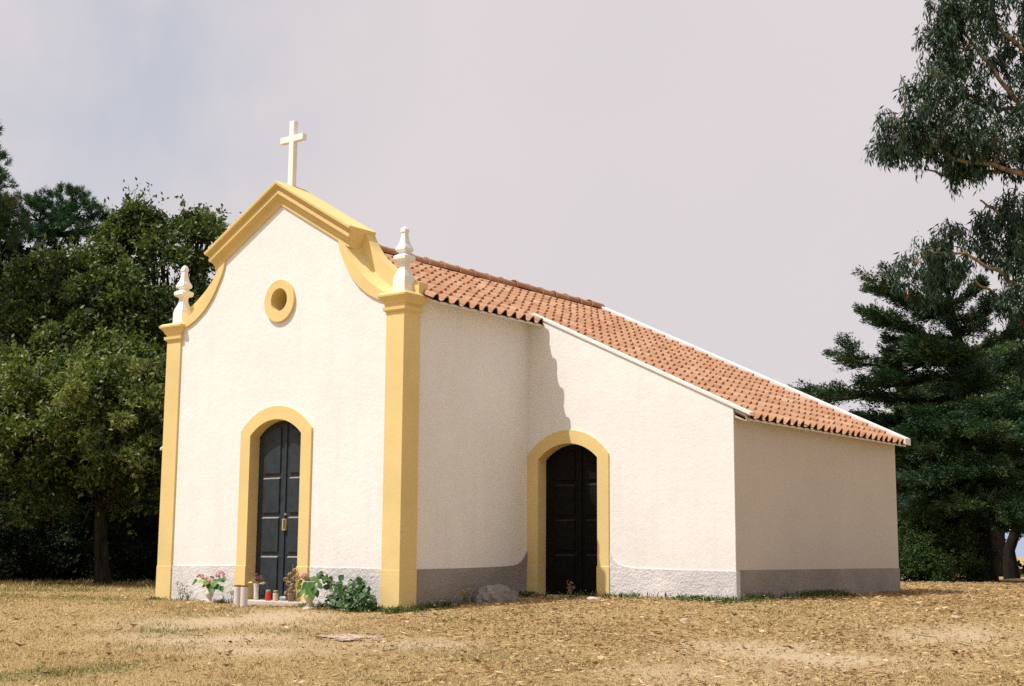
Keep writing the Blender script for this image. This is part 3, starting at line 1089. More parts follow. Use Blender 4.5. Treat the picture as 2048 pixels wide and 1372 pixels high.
lantern('grave_candle', (-2.350,-0.040,0.074), M_WAX, 'cream wax grave candle in a smoky glass jar on the doorstep, beside the red one', .150, .040, True)

p = (-2.364,0.120,0.098); loc = on_step(p[0], .12)
t = thing('glass_jar', loc, 'small grey glass jar lying at the foot of the door, behind the candles', 'jar')
bm = bmesh.new(); lathe(bm, [(.02, -.05), (.03, -.045), (.032, .03), (.022, .045), (.022, .06)], (0, 0, 0), 18)
bmesh.ops.rotate(bm, verts=bm.verts, cent=(0, 0, 0), matrix=Matrix.Rotation(PI / 2, 3, 'Y'))
bmesh.ops.translate(bm, verts=bm.verts, vec=(loc[0], loc[1], loc[2] + .033))
bmobj('jar_body', bm, mat_simple('grey_glass', (.34, .38, .38), .15, .6, .1), t, smooth=True)

# dried bouquet in a brown pot
p = (-2.009,-0.060,0.069); loc = on_step(p[0], -.06)
t = thing('dried_bouquet', loc, 'brown pot of straw coloured dried flowers on the right end of the doorstep', 'dried flowers')
bm = bmesh.new(); lathe(bm, [(.040, 0), (.046, .01), (.055, .09), (.06, .115), (.05, .118), (.04, .09)], loc, 20)
bmobj('pot', bm, mat_simple('brown_pot', (.25, .17, .11), .6, .3, .25, 18), t, smooth=True)
top = np.array(loc) + np.array([0, 0, .1])
hs = [np.array(x) for x in ((-2.125,-0.060,0.363), (-2.046,-0.050,0.435), (-1.967,-0.040,0.493), (-2.040,-0.080,0.308), (-1.941,-0.080,0.381), (-1.946,-0.100,0.282), (-2.024,-0.100,0.203), (-1.912,-0.100,0.199), (-1.933,-0.020,0.423), (-1.954,-0.120,0.226), (-2.085,-0.080,0.166))]
tubes('stem', [(wobble(top, h, rng, 5, .08), [.003] * 5) for h in hs] + [(wobble(top, np.array((-2.022,-0.030,0.592)), rng, 6, .04), [.003, .003, .003, .002, .002, .002])], M_TWIG, t, 5)
for i, h in enumerate(hs):
    bloom('bloom', h, .045 if i < 5 else .042, M_STRAWB, t, rng, 46, 1.0)

# two tall frosted candle tubes standing on the ground in front
for i, (u, lab) in enumerate((((-2.513,-0.620,-0.064), 'pinkish frosted candle tube, the farther left of a pair before the doorstep'), ((-2.332,-0.660,-0.078), 'pinkish frosted candle tube, the nearer right of a pair before the doorstep'))):
    x, y = u[0], u[1]; z = float(gz(x, y)) - .005
    t = thing('candle_tube', (x, y, z), lab, 'candle tube', 'candle tubes on the ground')
    h = .285
    bm = bmesh.new(); lathe(bm, [(.050, 0), (.052, .01), (.052, h - .02), (.047, h - .012), (.047, h - .006)], (x, y, z), 26)
    bmobj('tube', bm, M_GLASSW, t, smooth=False)
    bm = bmesh.new(); lathe(bm, [(.053, h - .006), (.054, h), (.053, h + .012), (.046, h + .013), (.046, h - .002)], (x, y, z), 26)
    bmobj('rim', bm, M_RUST, t)

# leafy shrub against the plinth
rng = np.random.default_rng(33)
bs = (-0.634,-0.280,-0.023); bs = (bs[0], -.28, float(gz(bs[0], -.28)))
t = thing('leafy_shrub', bs, 'dark green round-leaved shrub against the grey plinth beside the right pilaster', 'shrub')
blobs = [((-0.670,-0.250,0.203), .34, .20, .23), ((-0.933,-0.250,0.143), .16, .14, .16), ((-0.371,-0.220,0.130), .12, .14, .16), ((-1.152,-0.200,0.327), .12, .10, .10), ((-1.293,-0.180,0.434), .07, .07, .08), ((-0.579,-0.340,0.047), .34, .14, .10), ((-0.554,-0.200,0.339), .12, .1, .1)]
V, F, T = [], [], []
stems = []
wts = np.array([a * b2_ for _, a, b1_, b2_ in blobs]); wts /= wts.sum()
for i in range(430):
    c, rx, ry, rz = blobs[rng.choice(len(blobs), p=wts)]
    d = rnd_unit(rng)
    P = np.array(c) + d * np.array([rx, ry, rz]) * rng.uniform(.35, 1.0)
    P[1] = min(P[1], -.02)
    P[2] = max(P[2], bs[2] + .02)
    r = rng.uniform(.045, .085)
    nr = TOCAM * rng.uniform(.3, 1.2) + np.array([0, 0, rng.uniform(.3, 1.2)]) + rng.normal(0, .35, 3)
    ax = np.cross(nr, rnd_unit(rng)); ax /= np.linalg.norm(ax)
    leaf_disc(V, F, T, P - ax * r * .5, ax, nr, r, r * 1.05, np.clip(.4 + rng.normal(0, .25), 0, 1), .1)
for u, r in (((-0.973,-0.120,0.412), .10), ((-1.333,-0.160,0.454), .085), ((-0.623,-0.140,0.418), .07), ((-1.145,-0.200,0.396), .08), ((-1.078,-0.200,0.417), .075), ((-0.564,-0.140,0.358), .06), ((-0.422,-0.140,0.273), .075)):
    P = np.array(u)
    nr = TOCAM + np.array([0, 0, .5]) + rng.normal(0, .15, 3)
    ax = np.array([.3, 0, .9]) + rng.normal(0, .3, 3)
    leaf_disc(V, F, T, P - ax * r * .5, ax, nr, r, r * .95, .5, .1)
    stems.append((wobble(np.array(bs) + np.array([rng.normal(0, .08), 0, .1]), P, rng, 6, .06), [.006, .006, .005, .005, .004, .003]))
npmesh('foliage', np.array(V), F, M_MALLOW, t, tint=T, smooth=True)
for i in range(7):
    stems.append((wobble(np.array(bs) + rng.normal(0, .03, 3), np.array(blobs[i % len(blobs)][0]), rng, 6, .1), [.009, .008, .007, .006, .005, .004]))
tubes('stem', stems, M_STEM, t, 5)

# rocks
def rock(name, loc, dims, lab, mat, seed, rot=0, lumps=(), sub=4, amp=.16):
    rg = np.random.default_rng(seed)
    bm = bmesh.new()
    bmesh.ops.create_icosphere(bm, subdivisions=sub, radius=1)
    offs = rg.uniform(-50, 50, 3)
    dirs = [rnd_unit(rg) for _ in range(9)]
    cut = rg.uniform(.62, .9, 9)
    from mathutils import noise as mn
    for v in bm.verts:
        p = np.array(v.co)
        for d, k in zip(dirs, cut):
            e = p.dot(d) - k
            if e > 0: p = p - d * e * .8
        q = Vector(p * 1.6 + offs)
        p = p * (1 + amp * mn.noise(q) + amp * .5 * mn.noise(q * 2.7) + amp * .22 * mn.noise(q * 6.5))
        for (lx, ly, lz, lr, la) in lumps:
            dd = np.linalg.norm(p - np.array((lx, ly, lz)))
            p[2] += la * math.exp(-(dd / lr) ** 2)
        v.co = Vector((p[0] * dims[0], p[1] * dims[1], p[2] * dims[2]))
    bmesh.ops.rotate(bm, verts=bm.verts, cent=(0, 0, 0), matrix=Matrix.Rotation(rot, 3, 'Z'))
    bmesh.ops.translate(bm, verts=bm.verts, vec=loc)
    o = bmobj(name, bm, mat, None, smooth=True)
    # move origin to base
    me = o.data
    me.transform(Matrix.Translation(-Vector(loc)))
    o.location = loc
    o['label'] = lab
    o['category'] = 'rock'
    return o
rk = (.34, 1.75, float(gz(.34, 1.75)) - .02)
rock('boulder', rk, (.21, .56, .235), 'weathered grey two-humped boulder lying against the shaded nave wall', M_ROCK, 7, .12, ((-.1, -.5, .6, .5, .25), (.1, .55, .4, .4, .15)), 5, .22)
fr = (1.535,-2.538,-0.169)
rock('flat_rock', (fr[0], fr[1], fr[2] - .01), (.52, .44, .032), 'broad flat pale rock breaking through the dry grass in front of the shrub', M_FLATROCK, 12, -.6, (), 5, .3)
w1 = (1.552,2.386,0.120)
rock('pale_stone', (w1[0], w1[1], w1[2] + .005), (.10, .07, .05), 'small pale stone at the right foot of the side doorway', M_GRANITE, 15, .4, (), 3, .25)
w2 = (6.587,2.812,0.025)
rock('pale_stone', (w2[0], w2[1], w2[2]), (.09, .07, .035), 'small flat grey stone lying out on the leaf litter at the right', M_FLATROCK, 18, 1.0, (), 3, .25)
w3 = (3.801,1.091,-0.049)
rock('pale_stone', (w3[0], w3[1], w3[2]), (.06, .05, .035), 'small pale stone on the leaf litter in front of the white wing wall', M_FLATROCK, 19, 1.0, (), 3, .25)

# ------------------------------------------------------------------ grass, litter, weeds
def inside_building(x, y, m=0.0):
    a = (x > -W - m) & (x < m) & (y > -m) & (y < YB + m)
    b = (x > -W - 3.5 - m) & (x < XW + m) & (y > YW - m) & (y < YB + m)
    c = (x > -3.15) & (x < -1.6) & (y > -.17) & (y < .1)
    return a | b | c

M_GRASS = mat_leaf('dry_grass', [(0, (.13, .075, .032)), (.25, (.33, .215, .095)), (.5, (.475, .35, .17)), (.72, (.61, .48, .265)), (.76, (.17, .18, .05)), (1, (.08, .12, .03))], .8, .12, .2, (1, 1, .7))
def scatter(rng, n, s0, s1, power=1.0, wid=.40, lmin=None, lmax=None):
    s = s0 + (s1 - s0) * rng.random(n) ** power
    l = (rng.random(n) * 2 - 1) * (s * wid + 1.0)
    x = CX + l * RGT[0] + s * FWD[0]
    y = CY + l * RGT[1] + s * FWD[1]
    return x, y, s, l
rng = np.random.default_rng(77)
x, y, s, l = scatter(rng, 950000, 10.6, 34, 1.45, .62)
bare = bare_at(x, y); gr = green_at(x, y); lf = leafy_at(x, y)
dens = (fbm(x, y, 9, 1.6) * .9 + .2) * (1 - bare * .90) * (1 - .35 * lf)
k = (rng.random(len(x)) < dens) & ~inside_building(x, y, .01)
x, y, s, l, gr = x[k], y[k], s[k], l[k], gr[k]
n = len(x)
h = rng.uniform(.008, .034, n) * (1 + 1.3 * sm(24, 31, s) * sm(-2, -5, l)) * (1 + .5 * gr) * (1 + 1.3 * np.clip((fbm(x, y, 21, 2.2) - .56) * 5, 0, 1))
a = rng.uniform(0, 2 * PI, n); lean = rng.uniform(.2, 2.2, n) * h
wd = rng.uniform(.0022, .0048, n) * (1 + .05 * (s - 12))
z = gz(x, y) + (fbm(x, y, 1, .8) - .5) * .05 - .004
B = np.stack([x, y, z], -1)
side = np.stack([np.cos(a + 1.57), np.sin(a + 1.57), np.zeros(n)], -1) * wd[:, None]
tip = B + np.stack([np.cos(a) * lean, np.sin(a) * lean, h], -1)
V = np.stack([B - side, B + side, tip], 1).reshape(-1, 3)
F = np.arange(n * 3).reshape(-1, 3)
tone = np.clip(rng.normal(.42, .20, n) + (fbm(x, y, 12, .7) - .5) * .25, 0, .72)
isg = rng.random(n) < gr * .65 + .085
tone[isg] = rng.uniform(.78, 1.0, isg.sum())
o = npmesh('dry_grass', V, F, M_GRASS, tint=tone)
o['kind'] = 'stuff'; o['label'] = 'short dry straw coloured grass covering the clearing'; o['category'] = 'grass'

M_LITTER = mat_leaf('leaf_litter', [(0, (.085, .042, .02)), (.22, (.25, .135, .055)), (.5, (.40, .265, .12)), (.8, (.54, .40, .215)), (1, (.66, .53, .34))], .7, .2, .1, (1, .9, .6))
x, y, s, l = scatter(rng, 400000, 10.6, 34, 1.25, .62)
bare = bare_at(x, y)
dens = leafy_at(x, y) * (.15 + fbm(x, y, 15, 1.3)) * (1 - .72 * bare) * (.40 + .6 * sm(11, 17, s))
k = (rng.random(len(x)) < dens) & ~inside_building(x, y, .02)
x, y, s = x[k], y[k], s[k]
n = len(x)
L = rng.uniform(.02, .07, n) * (.75 + .5 * rng.random(n) ** 3 * 2.4); wd = L * rng.uniform(.08, .19, n)
a = rng.uniform(0, 2 * PI, n); tilt = rng.normal(0, .16, n); roll = rng.normal(0, .5, n); curl = rng.uniform(-.1, .28, n) * L
ax = np.stack([np.cos(a) * np.cos(tilt), np.sin(a) * np.cos(tilt), np.sin(tilt)], -1)
sd_v = np.stack([-np.sin(a) * np.cos(roll), np.cos(a) * np.cos(roll), np.sin(roll)], -1)
c = np.stack([x, y, gz(x, y) + (fbm(x, y, 1, .8) - .5) * .05 + rng.uniform(.006, .03, n)], -1)
up = np.array([0, 0, 1.0])
v0 = c - ax * L[:, None] / 2 + up * curl[:, None]
v1 = c + sd_v * wd[:, None]
v2 = c + ax * L[:, None] / 2 + up * (curl * .7)[:, None]
v3 = c - sd_v * wd[:, None]
V = np.stack([v0, v1, v2, v3], 1).reshape(-1, 3)
Fq = np.arange(n * 4).reshape(-1, 4)
F = np.concatenate([Fq[:, [0, 1, 2]], Fq[:, [0, 2, 3]]])
tone = np.clip(rng.normal(.46, .22, n) + (fbm(x, y, 31, 1.1) - .5) * .3, 0, 1)
# fallen twigs among the leaves
x2, y2, s2, l2 = scatter(rng, 420, 10.8, 26, 1.3)
k = ~inside_building(x2, y2, .1) & (rng.random(len(x2)) < .25 + .75 * leafy_at(x2, y2))
tp = []
for xx, yy in zip(x2[k], y2[k]):
    a_ = rng.uniform(0, 2 * PI); ln_ = rng.uniform(.08, .34)
    zz = float(gz(xx, yy)) + .012
    tp.append((wobble((xx, yy, zz), (xx + math.cos(a_) * ln_, yy + math.sin(a_) * ln_, zz + rng.uniform(0, .025)), rng, 4, .12), [.0045, .004, .0035, .002]))
tv_, tf_ = tube_arrays(tp, 4)
o_ = len(V)
V = np.concatenate([V, np.array(tv_)])
F = F.tolist() + [tuple(i + o_ for i in f) for f in tf_]
o = npmesh('leaf_litter', V, F, M_LITTER, tint=np.concatenate([tone, tone, rng.uniform(.0, .3, len(tf_))]))
o['kind'] = 'stuff'; o['label'] = 'fallen brown and tan eucalyptus leaves littering the ground'; o['category'] = 'leaf litter'

# weeds with tiny white flowers along the wall feet
M_WEED = mat_leaf('weed_green', [(0, (.035, .065, .02)), (.5, (.085, .12, .035)), (.8, (.22, .22, .08)), (.84, (.62, .60, .52)), (1, (.80, .78, .72))], .6, .2, .25)
def weed_strip(rng, p0, p1, n, spread, hmax, flowers=.035):
    V, F, T = [], [], []
    p0 = np.array(p0); p1 = np.array(p1)
    t = rng.random(n)
    clump = fbm(t * 40 + p0[0], np.zeros(n), 6, .35)
    keep = rng.random(n) < np.clip(clump * 2.6 - .85, 0, 1)
    t = t[keep]
    off = np.abs(rng.normal(0, spread, len(t)))
    d = (p1 - p0) / np.linalg.norm(p1 - p0)
    nn = np.array([d[1], -d[0]])
    for ti, oi in zip(t, off):
        P = p0 + (p1 - p0) * ti + nn * oi
        z = float(gz(P[0], P[1])) - .01
        if rng.random() < flowers:
            hh = rng.uniform(.05, hmax)
            r = rng.uniform(.008, .015)
            c = np.array([P[0], P[1], z + hh])
            b = len(V)
            V += [c + np.array([-r, 0, 0]), c + np.array([0, -r, .004]), c + np.array([r, 0, 0]), c + np.array([0, r, .006])]
            F.append((b, b + 1, b + 2, b + 3)); T.append(rng.uniform(.86, 1))
            continue
        hh = rng.uniform(.02, hmax) * math.exp(-oi / (spread * 2.2))
        a = rng.uniform(0, 2 * PI); ln = rng.uniform(.2, 1.1) * hh; wdt = rng.uniform(.004, .011)
        base = np.array([P[0], P[1], z]); sdv = np.array([math.cos(a + 1.57), math.sin(a + 1.57), 0]) * wdt
        tip = base + np.array([math.cos(a) * ln, math.sin(a) * ln, hh]); mid = base * .45 + tip * .55 + np.array([0, 0, hh * .12])
        b = len(V)
        V += [base, mid + sdv, tip, mid - sdv]
        F.append((b, b + 1, b + 2, b + 3)); T.append(np.clip(rng.normal(.55, .22), 0, .8))
    return V, F, T
WV, WF, WT = [], [], []
for (p0, p1, n, sp, hm, fl) in (((.03, -.02), (.03, 2.9), 4200, .16, .14, .06), ((-.36, -.03), (.05, -.03), 1000, .12, .12, .03), ((-1.7, -.02), (-.3, -.02), 2400, .24, .12, .04), ((1.4, 2.93), (3.55, 2.93), 3600, .15, .14, .06),
                                ((3.54, 2.95), (3.54, 6.4), 3800, .16, .17, .03), ((3.54, 6.4), (3.54, 8.8), 500, .1, .08, .02), ((-5.15, -.02), (-3.3, -.02), 900, .10, .10, .01), ((-.05, 2.86), (1.4, 2.86), 350, .12, .16, .02)):
    v, f, tt = weed_strip(rng, p0, p1, n, sp, hm, fl)
    o_ = len(WV)
    WV += v; WF += [tuple(i + o_ for i in q) for q in f]; WT += tt
o = npmesh('weeds', np.array(WV), WF, M_WEED, tint=WT)
o['kind'] = 'stuff'; o['label'] = 'low green weeds and tiny white flowers along the foot of the walls'; o['category'] = 'weeds'

def weed_plant(name, loc, h, lab, seed, flower=None, mat=None, nst=4):
    rg = np.random.default_rng(seed)
    t = thing(name, loc, lab, 'weed')
    paths, V, F, T = [], [], [], []
    for i in range(nst):
        top = np.array(loc) + np.array([rg.normal(0, h * .18), rg.normal(0, h * .12), h * rg.uniform(.6, 1.0)])
        pts = wobble(np.array(loc) + rg.normal(0, .012, 3) * np.array([1, 1, 0]), top, rg, 6, .08)
        paths.append((pts, [.004, .004, .0035, .003, .003, .002]))
        for q in range(9):
            p = pts[rg.integers(1, 6)] + rg.normal(0, .01, 3)
            ax = rnd_unit(rg) + np.array([0, 0, .4])
            leaf_disc(V, F, T, p, ax, TOCAM + np.array([0, 0, 1.]), rg.uniform(.02, .045), .014, np.clip(rg.normal(.45, .2), 0, .8))
        if flower:
            for q in range(3):
                p = top + rg.normal(0, .015, 3)
                leaf_disc(V, F, T, p, rnd_unit(rg), TOCAM + np.array([0, 0, 1.]), .02, .02, .5)
    tubes('stem', paths, M_STEM if not mat else mat, t, 5)
    npmesh('foliage', np.array(V), F, mat or M_WEED, t, tint=T)
    if flower:
        for pts, r in paths:
            V, F, T = [], [], []
            for q in range(5):
                leaf_disc(V, F, T, pts[-1], np.array([math.cos(q * 1.257), math.sin(q * 1.257), .25]), TOCAM + np.array([0, 0, 1.]), .024, .02, .5)
            npmesh('flower', np.array(V), F, flower, t, tint=T)
M_YEL = mat_leaf('yellow_flower', [(0, (.62, .48, .03)), (1, (.75, .65, .10))], .6, .2, .2)
z = float(gz(-4.42, -.06))
weed_plant('tall_weed', (-4.42, -.06, z), .30, 'spindly green weed standing against the plinth near the left pilaster', 3)
z = float(gz(-4.22, -.09))
weed_plant('tall_weed', (-4.22, -.09, z), .20, 'shorter spindly weed against the plinth, between the tall weed and the left urn', 4)
z = float(gz(.26, 1.12))
weed_plant('flowering_weed', (.26, 1.12, z), .24, 'small weed with yellow flowers beside the grey boulder', 5, M_YEL)
p = (-1.452,-1.062,-0.025)
weed_plant('tall_weed', (-2.62, -.36, float(gz(-2.62, -.36))), .16, 'single thin weed in front of the doorstep below the white vase', 8, nst=2)
z = float(gz(1.0, 2.82))
weed_plant('dry_weed', (.86, 2.80, float(gz(.86, 2.80))), .22, 'dead brown weed stalks at the foot of the side door', 9, None, M_TWIG, 6)

# ------------------------------------------------------------------ trees
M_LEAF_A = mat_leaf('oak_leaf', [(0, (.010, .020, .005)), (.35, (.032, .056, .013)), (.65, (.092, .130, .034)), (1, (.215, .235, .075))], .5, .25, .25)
M_LEAF_B = mat_leaf('oak_leaf_dark', [(0, (.012, .022, .009)), (.5, (.028, .046, .014)), (1, (.075, .095, .032))], .5, .25, .2)
M_PINE = mat_leaf('pine_needle', [(0, (.014, .042, .016)), (.5, (.032, .085, .032)), (.93, (.06, .135, .05)), (.96, (.10, .055, .02)), (1, (.14, .07, .025))], .5, .3, .12)
M_CYP = mat_leaf('cypress_spray', [(0, (.008, .026, .012)), (.5, (.022, .058, .026)), (.9, (.075, .122, .040)), (.96, (.12, .11, .03)), (1, (.17, .10, .035))], .55, .25, .12)
M_EUC = mat_leaf('gum_leaf', [(0, (.010, .027, .016)), (.5, (.034, .068, .040)), (.9, (.080, .120, .068)), (.985, (.12, .14, .07)), (1, (.26, .09, .04))], .5, .22, .15)
M_BUSH = mat_leaf('bush_leaf', [(0, (.012, .028, .010)), (.5, (.032, .065, .020)), (1, (.095, .135, .045))], .6, .15, .22)
M_FAR = mat_leaf('far_leaf', [(0, (.016, .04, .012)), (.5, (.04, .085, .022)), (1, (.085, .14, .04))], .5, .3, .25)
M_MASS = mat_leaf('wood_leaf', [(0, (.006, .012, .006)), (1, (.020, .032, .012))], .7, .1, .05)  # near-black leaves: deep shade in the wood painted into the colour
M_BARK_A = mat_bark('brown_bark', (.012, .009, .006), (.05, .042, .032))
M_BARK_D = mat_bark('dark_bark', (.008, .0065, .005), (.024, .018, .014))
M_BARK_E = mat_bark('gum_bark', (.16, .10, .065), (.40, .29, .20), 4, .3)

def quads(P, A, L, Wd, rng, droop=0.0):
    n = len(P)
    A = A / (np.linalg.norm(A, axis=1, keepdims=True) + 1e-9)
    R = rng.normal(0, 1, (n, 3))
    S = np.cross(A, R); S /= np.linalg.norm(S, axis=1, keepdims=True) + 1e-9
    tip = P + A * L[:, None]
    tip[:, 2] -= droop * L
    mid = P + A * (L * .45)[:, None]
    V = np.stack([P, mid + S * (Wd / 2)[:, None], tip, mid - S * (Wd / 2)[:, None]], 1).reshape(-1, 3)
    return V, np.arange(n * 4).reshape(-1, 4)

def unit_n(rng, n):
    v = rng.normal(0, 1, (n, 3))
    return v / (np.linalg.norm(v, axis=1, keepdims=True) + 1e-9)

def crown_leaves(rng, blobs, per_m2=1.5, leaves=190, L=(.07, .13), wr=.5, spread=.36, inner=.55, tone=.42):
    """each bough is a set of lumpy leaf clumps, leafy outside and hollow inside"""
    Ps, As, Ts = [], [], []
    for bl in blobs:
        c, r = np.array(bl[0]), np.array(bl[1])
        if r.ndim == 0: r = np.array([r, r, r * .85])
        tb = bl[2] if len(bl) > 2 else 0.0
        area = 4 * PI * ((r[0] * r[1] + r[0] * r[2] + r[1] * r[2]) / 3)
        k = max(5, int(area * per_m2))
        d = unit_n(rng, k)
        d[:, 2] = np.where(d[:, 2] < -.5, -d[:, 2], d[:, 2])
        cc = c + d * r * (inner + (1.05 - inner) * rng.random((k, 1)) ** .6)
        ct = np.clip(tone + tb + rng.normal(0, .10, k), 0, 1)
        cs = spread * rng.uniform(.5, 1.25, k)
        m = leaves
        dd = unit_n(rng, k * m) + np.repeat(d, m, 0) * .55 + np.array([0, 0, .35])
        dd /= np.linalg.norm(dd, axis=1, keepdims=True)
        rad = np.repeat(cs, m) * (.25 + .85 * rng.random(k * m) ** .7)
        P = np.repeat(cc, m, 0) + dd * rad[:, None] * np.array([1.1, 1.1, .72])
        A = dd * .6 + unit_n(rng, k * m) * .8 + np.array([0, 0, -.12])
        ns, ml = 3, 13
        sd_ = np.repeat(d, ns, 0) * .7 + unit_n(rng, k * ns) * .75 + np.array([0, 0, .35])
        sd_ /= np.linalg.norm(sd_, axis=1, keepdims=True)
        s0_ = np.repeat(cc, ns, 0) + sd_ * np.repeat(cs, ns)[:, None] * .7
        ln_ = np.repeat(cs, ns) * rng.uniform(.5, 1.5, k * ns)
        f_ = rng.random((k * ns * ml, 1))
        P2 = np.repeat(s0_, ml, 0) + np.repeat(sd_ * ln_[:, None], ml, 0) * f_ + rng.normal(0, .035, (k * ns * ml, 3))
        A2 = np.repeat(sd_, ml, 0) * .6 + unit_n(rng, k * ns * ml) * .8
        Ps.append(P2); As.append(A2)
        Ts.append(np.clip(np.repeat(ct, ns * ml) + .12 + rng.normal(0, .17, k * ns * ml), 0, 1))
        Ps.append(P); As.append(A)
        Ts.append(np.clip(np.repeat(ct, m) + .42 * (rad / np.repeat(cs, m) - .78) + rng.normal(0, .17, k * m), 0, 1))  # tint darkens towards a clump's core, its inner shade painted in
    P = np.concatenate(Ps); A = np.concatenate(As); T = np.concatenate(Ts)
    n = len(P)
    Ln = rng.uniform(L[0], L[1], n)
    V, F = quads(P, A, Ln, Ln * wr * rng.uniform(.8, 1.2, n), rng)
    return V, F, T

def tree_broad(name, foot, trunk_top, r0, blobs, label, cat, seed, mleaf, mbark, group=None, per=1.5, leaves=190, L=(.07, .13), spread=.36, tone=.42, limbs=True):
    rng = np.random.default_rng(seed)
    foot = np.array(foot); foot[2] = float(gz(foot[0], foot[1])) - .05
    t = thing(name, tuple(foot), label, cat, group)
    paths = []
    pts = wobble(foot, trunk_top, rng, 8, .05)
    rad = [r0 * (1.25 if i == 0 else 1) * (1 - .55 * i / 7) for i in range(8)]
    paths.append((pts, rad))
    tubes('trunk', paths, mbark, t, 10)
    if limbs:
        lp = []
        for bl in blobs:
            c = np.array(bl[0])
            st = pts[rng.integers(4, 8)]
            q = wobble(st, c, rng, 7, .12)
            lp.append((q, [r0 * .42 * (1 - .8 * i / 6) + .008 for i in range(7)]))
            rr = np.array(bl[1]) * np.ones(3)
            for k in range(5):
                e = c + unit_n(rng, 1)[0] * rr * .95
                lp.append((wobble(q[rng.integers(3, 7)], e, rng, 5, .15), [.03, .022, .016, .011, .006]))
        tubes('branch', lp, mbark, t, 6)
    V, F, T = crown_leaves(rng, blobs, per, leaves, L, .5, spread, tone=tone)
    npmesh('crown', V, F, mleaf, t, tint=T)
    return t

def bush(name, foot, blobs, label, seed, mleaf, group=None, per=3, leaves=150, L=(.05, .09), spread=.26, tone=.4):
    rng = np.random.default_rng(seed)
    foot = np.array(foot); foot[2] = float(gz(foot[0], foot[1])) - .03
    t = thing(name, tuple(foot), label, 'bush', group)
    V, F, T = crown_leaves(rng, blobs, per, leaves, L, .55, spread, .35, tone)
    npmesh('foliage', V, F, mleaf, t, tint=T)
    tubes('stem', [(wobble(foot + rng.normal(0, .1, 3) * np.array([1, 1, 0]), np.array(b_[0]), rng, 6, .1), [.05, .04, .03, .025, .02, .012]) for b_ in blobs for q in range(2)], M_BARK_D, t, 6)
    return t

# --- left group
GL = 'broadleaf trees left of the chapel'
tree_broad('broadleaf_tree', (-12.874,4.773,-0.011), (-12.950,4.715,3.168), .17, [
    ((-13.596,2.969,3.506), 1.15, .1), ((-12.152,2.935,3.846), 1.0, .12), ((-11.312,3.322,3.623), 1.05, .15), ((-10.909,3.879,3.857), .85, .15), ((-10.562,4.394,3.567), .8, .05),
    ((-12.189,2.907,2.805), .9, .05), ((-11.195,3.411,2.747), .85, .05), ((-11.193,4.417,2.808), .8, -.02), ((-13.451,2.702,2.524), .85, .02), ((-11.156,5.450,2.923), .75, -.05), ((-12.518,3.913,2.240), .7, -.08), ((-14.437,2.329,3.284), 1.1, .05), ((-12.082,4.746,2.266), .6, -.1), ((-11.355,5.550,4.147), .75, .05), ((-13.826,4.049,4.664), 1.0, .02), ((-15.063,3.738,4.550), 1.0, 0), ((-12.938,4.724,4.616), .95, .02), ((-12.544,5.651,4.629), .85, 0), ((-12.526,6.921,4.937), .8, 0), ((-14.570,3.484,1.726), .7, -.12), ((-11.819,6.202,1.769), .7, -.12), ((-13.195,3.273,2.228), .6, -.08), ((-12.749,4.240,1.722), .6, -.12), ((-12.300,5.208,1.800), .6, -.12), ((-13.348,3.784,1.664), .65, -.12), ((-11.539,3.903,1.954), .5, -.1), ((-11.705,5.660,2.297), .7, -.1), ((-11.427,6.500,3.449), .8, -.05)],
    'low spreading broadleaf tree with sunlit olive crown and mottled trunk, nearest the left pilaster', 'tree', 101, M_LEAF_A, M_BARK_A, GL, 1.45, 190, (.07, .15), .35, .57)
tree_broad('broadleaf_tree', (-14.606,7.852,-0.009), (-14.880,7.644,4.939), .24, [
    ((-16.640,5.051,6.456), 1.35, .02), ((-15.352,5.402,6.620), 1.2, .08), ((-14.980,6.312,7.211), .9, .05), ((-15.008,6.919,8.170), .55, .05), ((-14.424,7.363,7.569), .85, .08), ((-13.812,7.827,7.827), .72, .08), ((-14.154,8.196,8.472), .36, .1),
    ((-13.906,6.500,6.148), 1.25, 0), ((-14.518,5.407,5.866), 1.35, .04), ((-15.623,4.568,5.500), 1.3, -.02), ((-13.744,7.879,6.321), .85, -.02), ((-13.861,7.163,5.671), 1.1, -.03), ((-14.163,8.816,7.651), .75, .05), ((-14.084,9.505,8.653), .5, .1), ((-17.595,4.326,6.251), 1.2, -.05), ((-15.107,6.844,8.703), .2, .05), ((-15.299,6.698,8.549), .16, .1), ((-14.831,7.053,8.731), .2, .1), ((-14.373,8.029,8.728), .2, .1), ((-14.007,8.307,8.576), .2, .1), ((-15.434,6.595,8.217), .22, .08), ((-14.619,7.215,8.326), .3, .1), ((-15.095,6.853,8.907), .12, .1), ((-14.195,8.164,8.807), .13, .1), ((-15.020,6.031,7.540), .4, .1), ((-13.920,8.373,5.825), 1.0, -.08), ((-15.998,5.539,5.043), .9, -.08), ((-14.451,6.463,5.271), .9, -.06)],
    'tall dense broadleaf tree with ragged leafy top rising behind the left finial', 'tree', 102, M_LEAF_A, M_BARK_A, GL, 1.35, 190, (.07, .15), .37, .42)

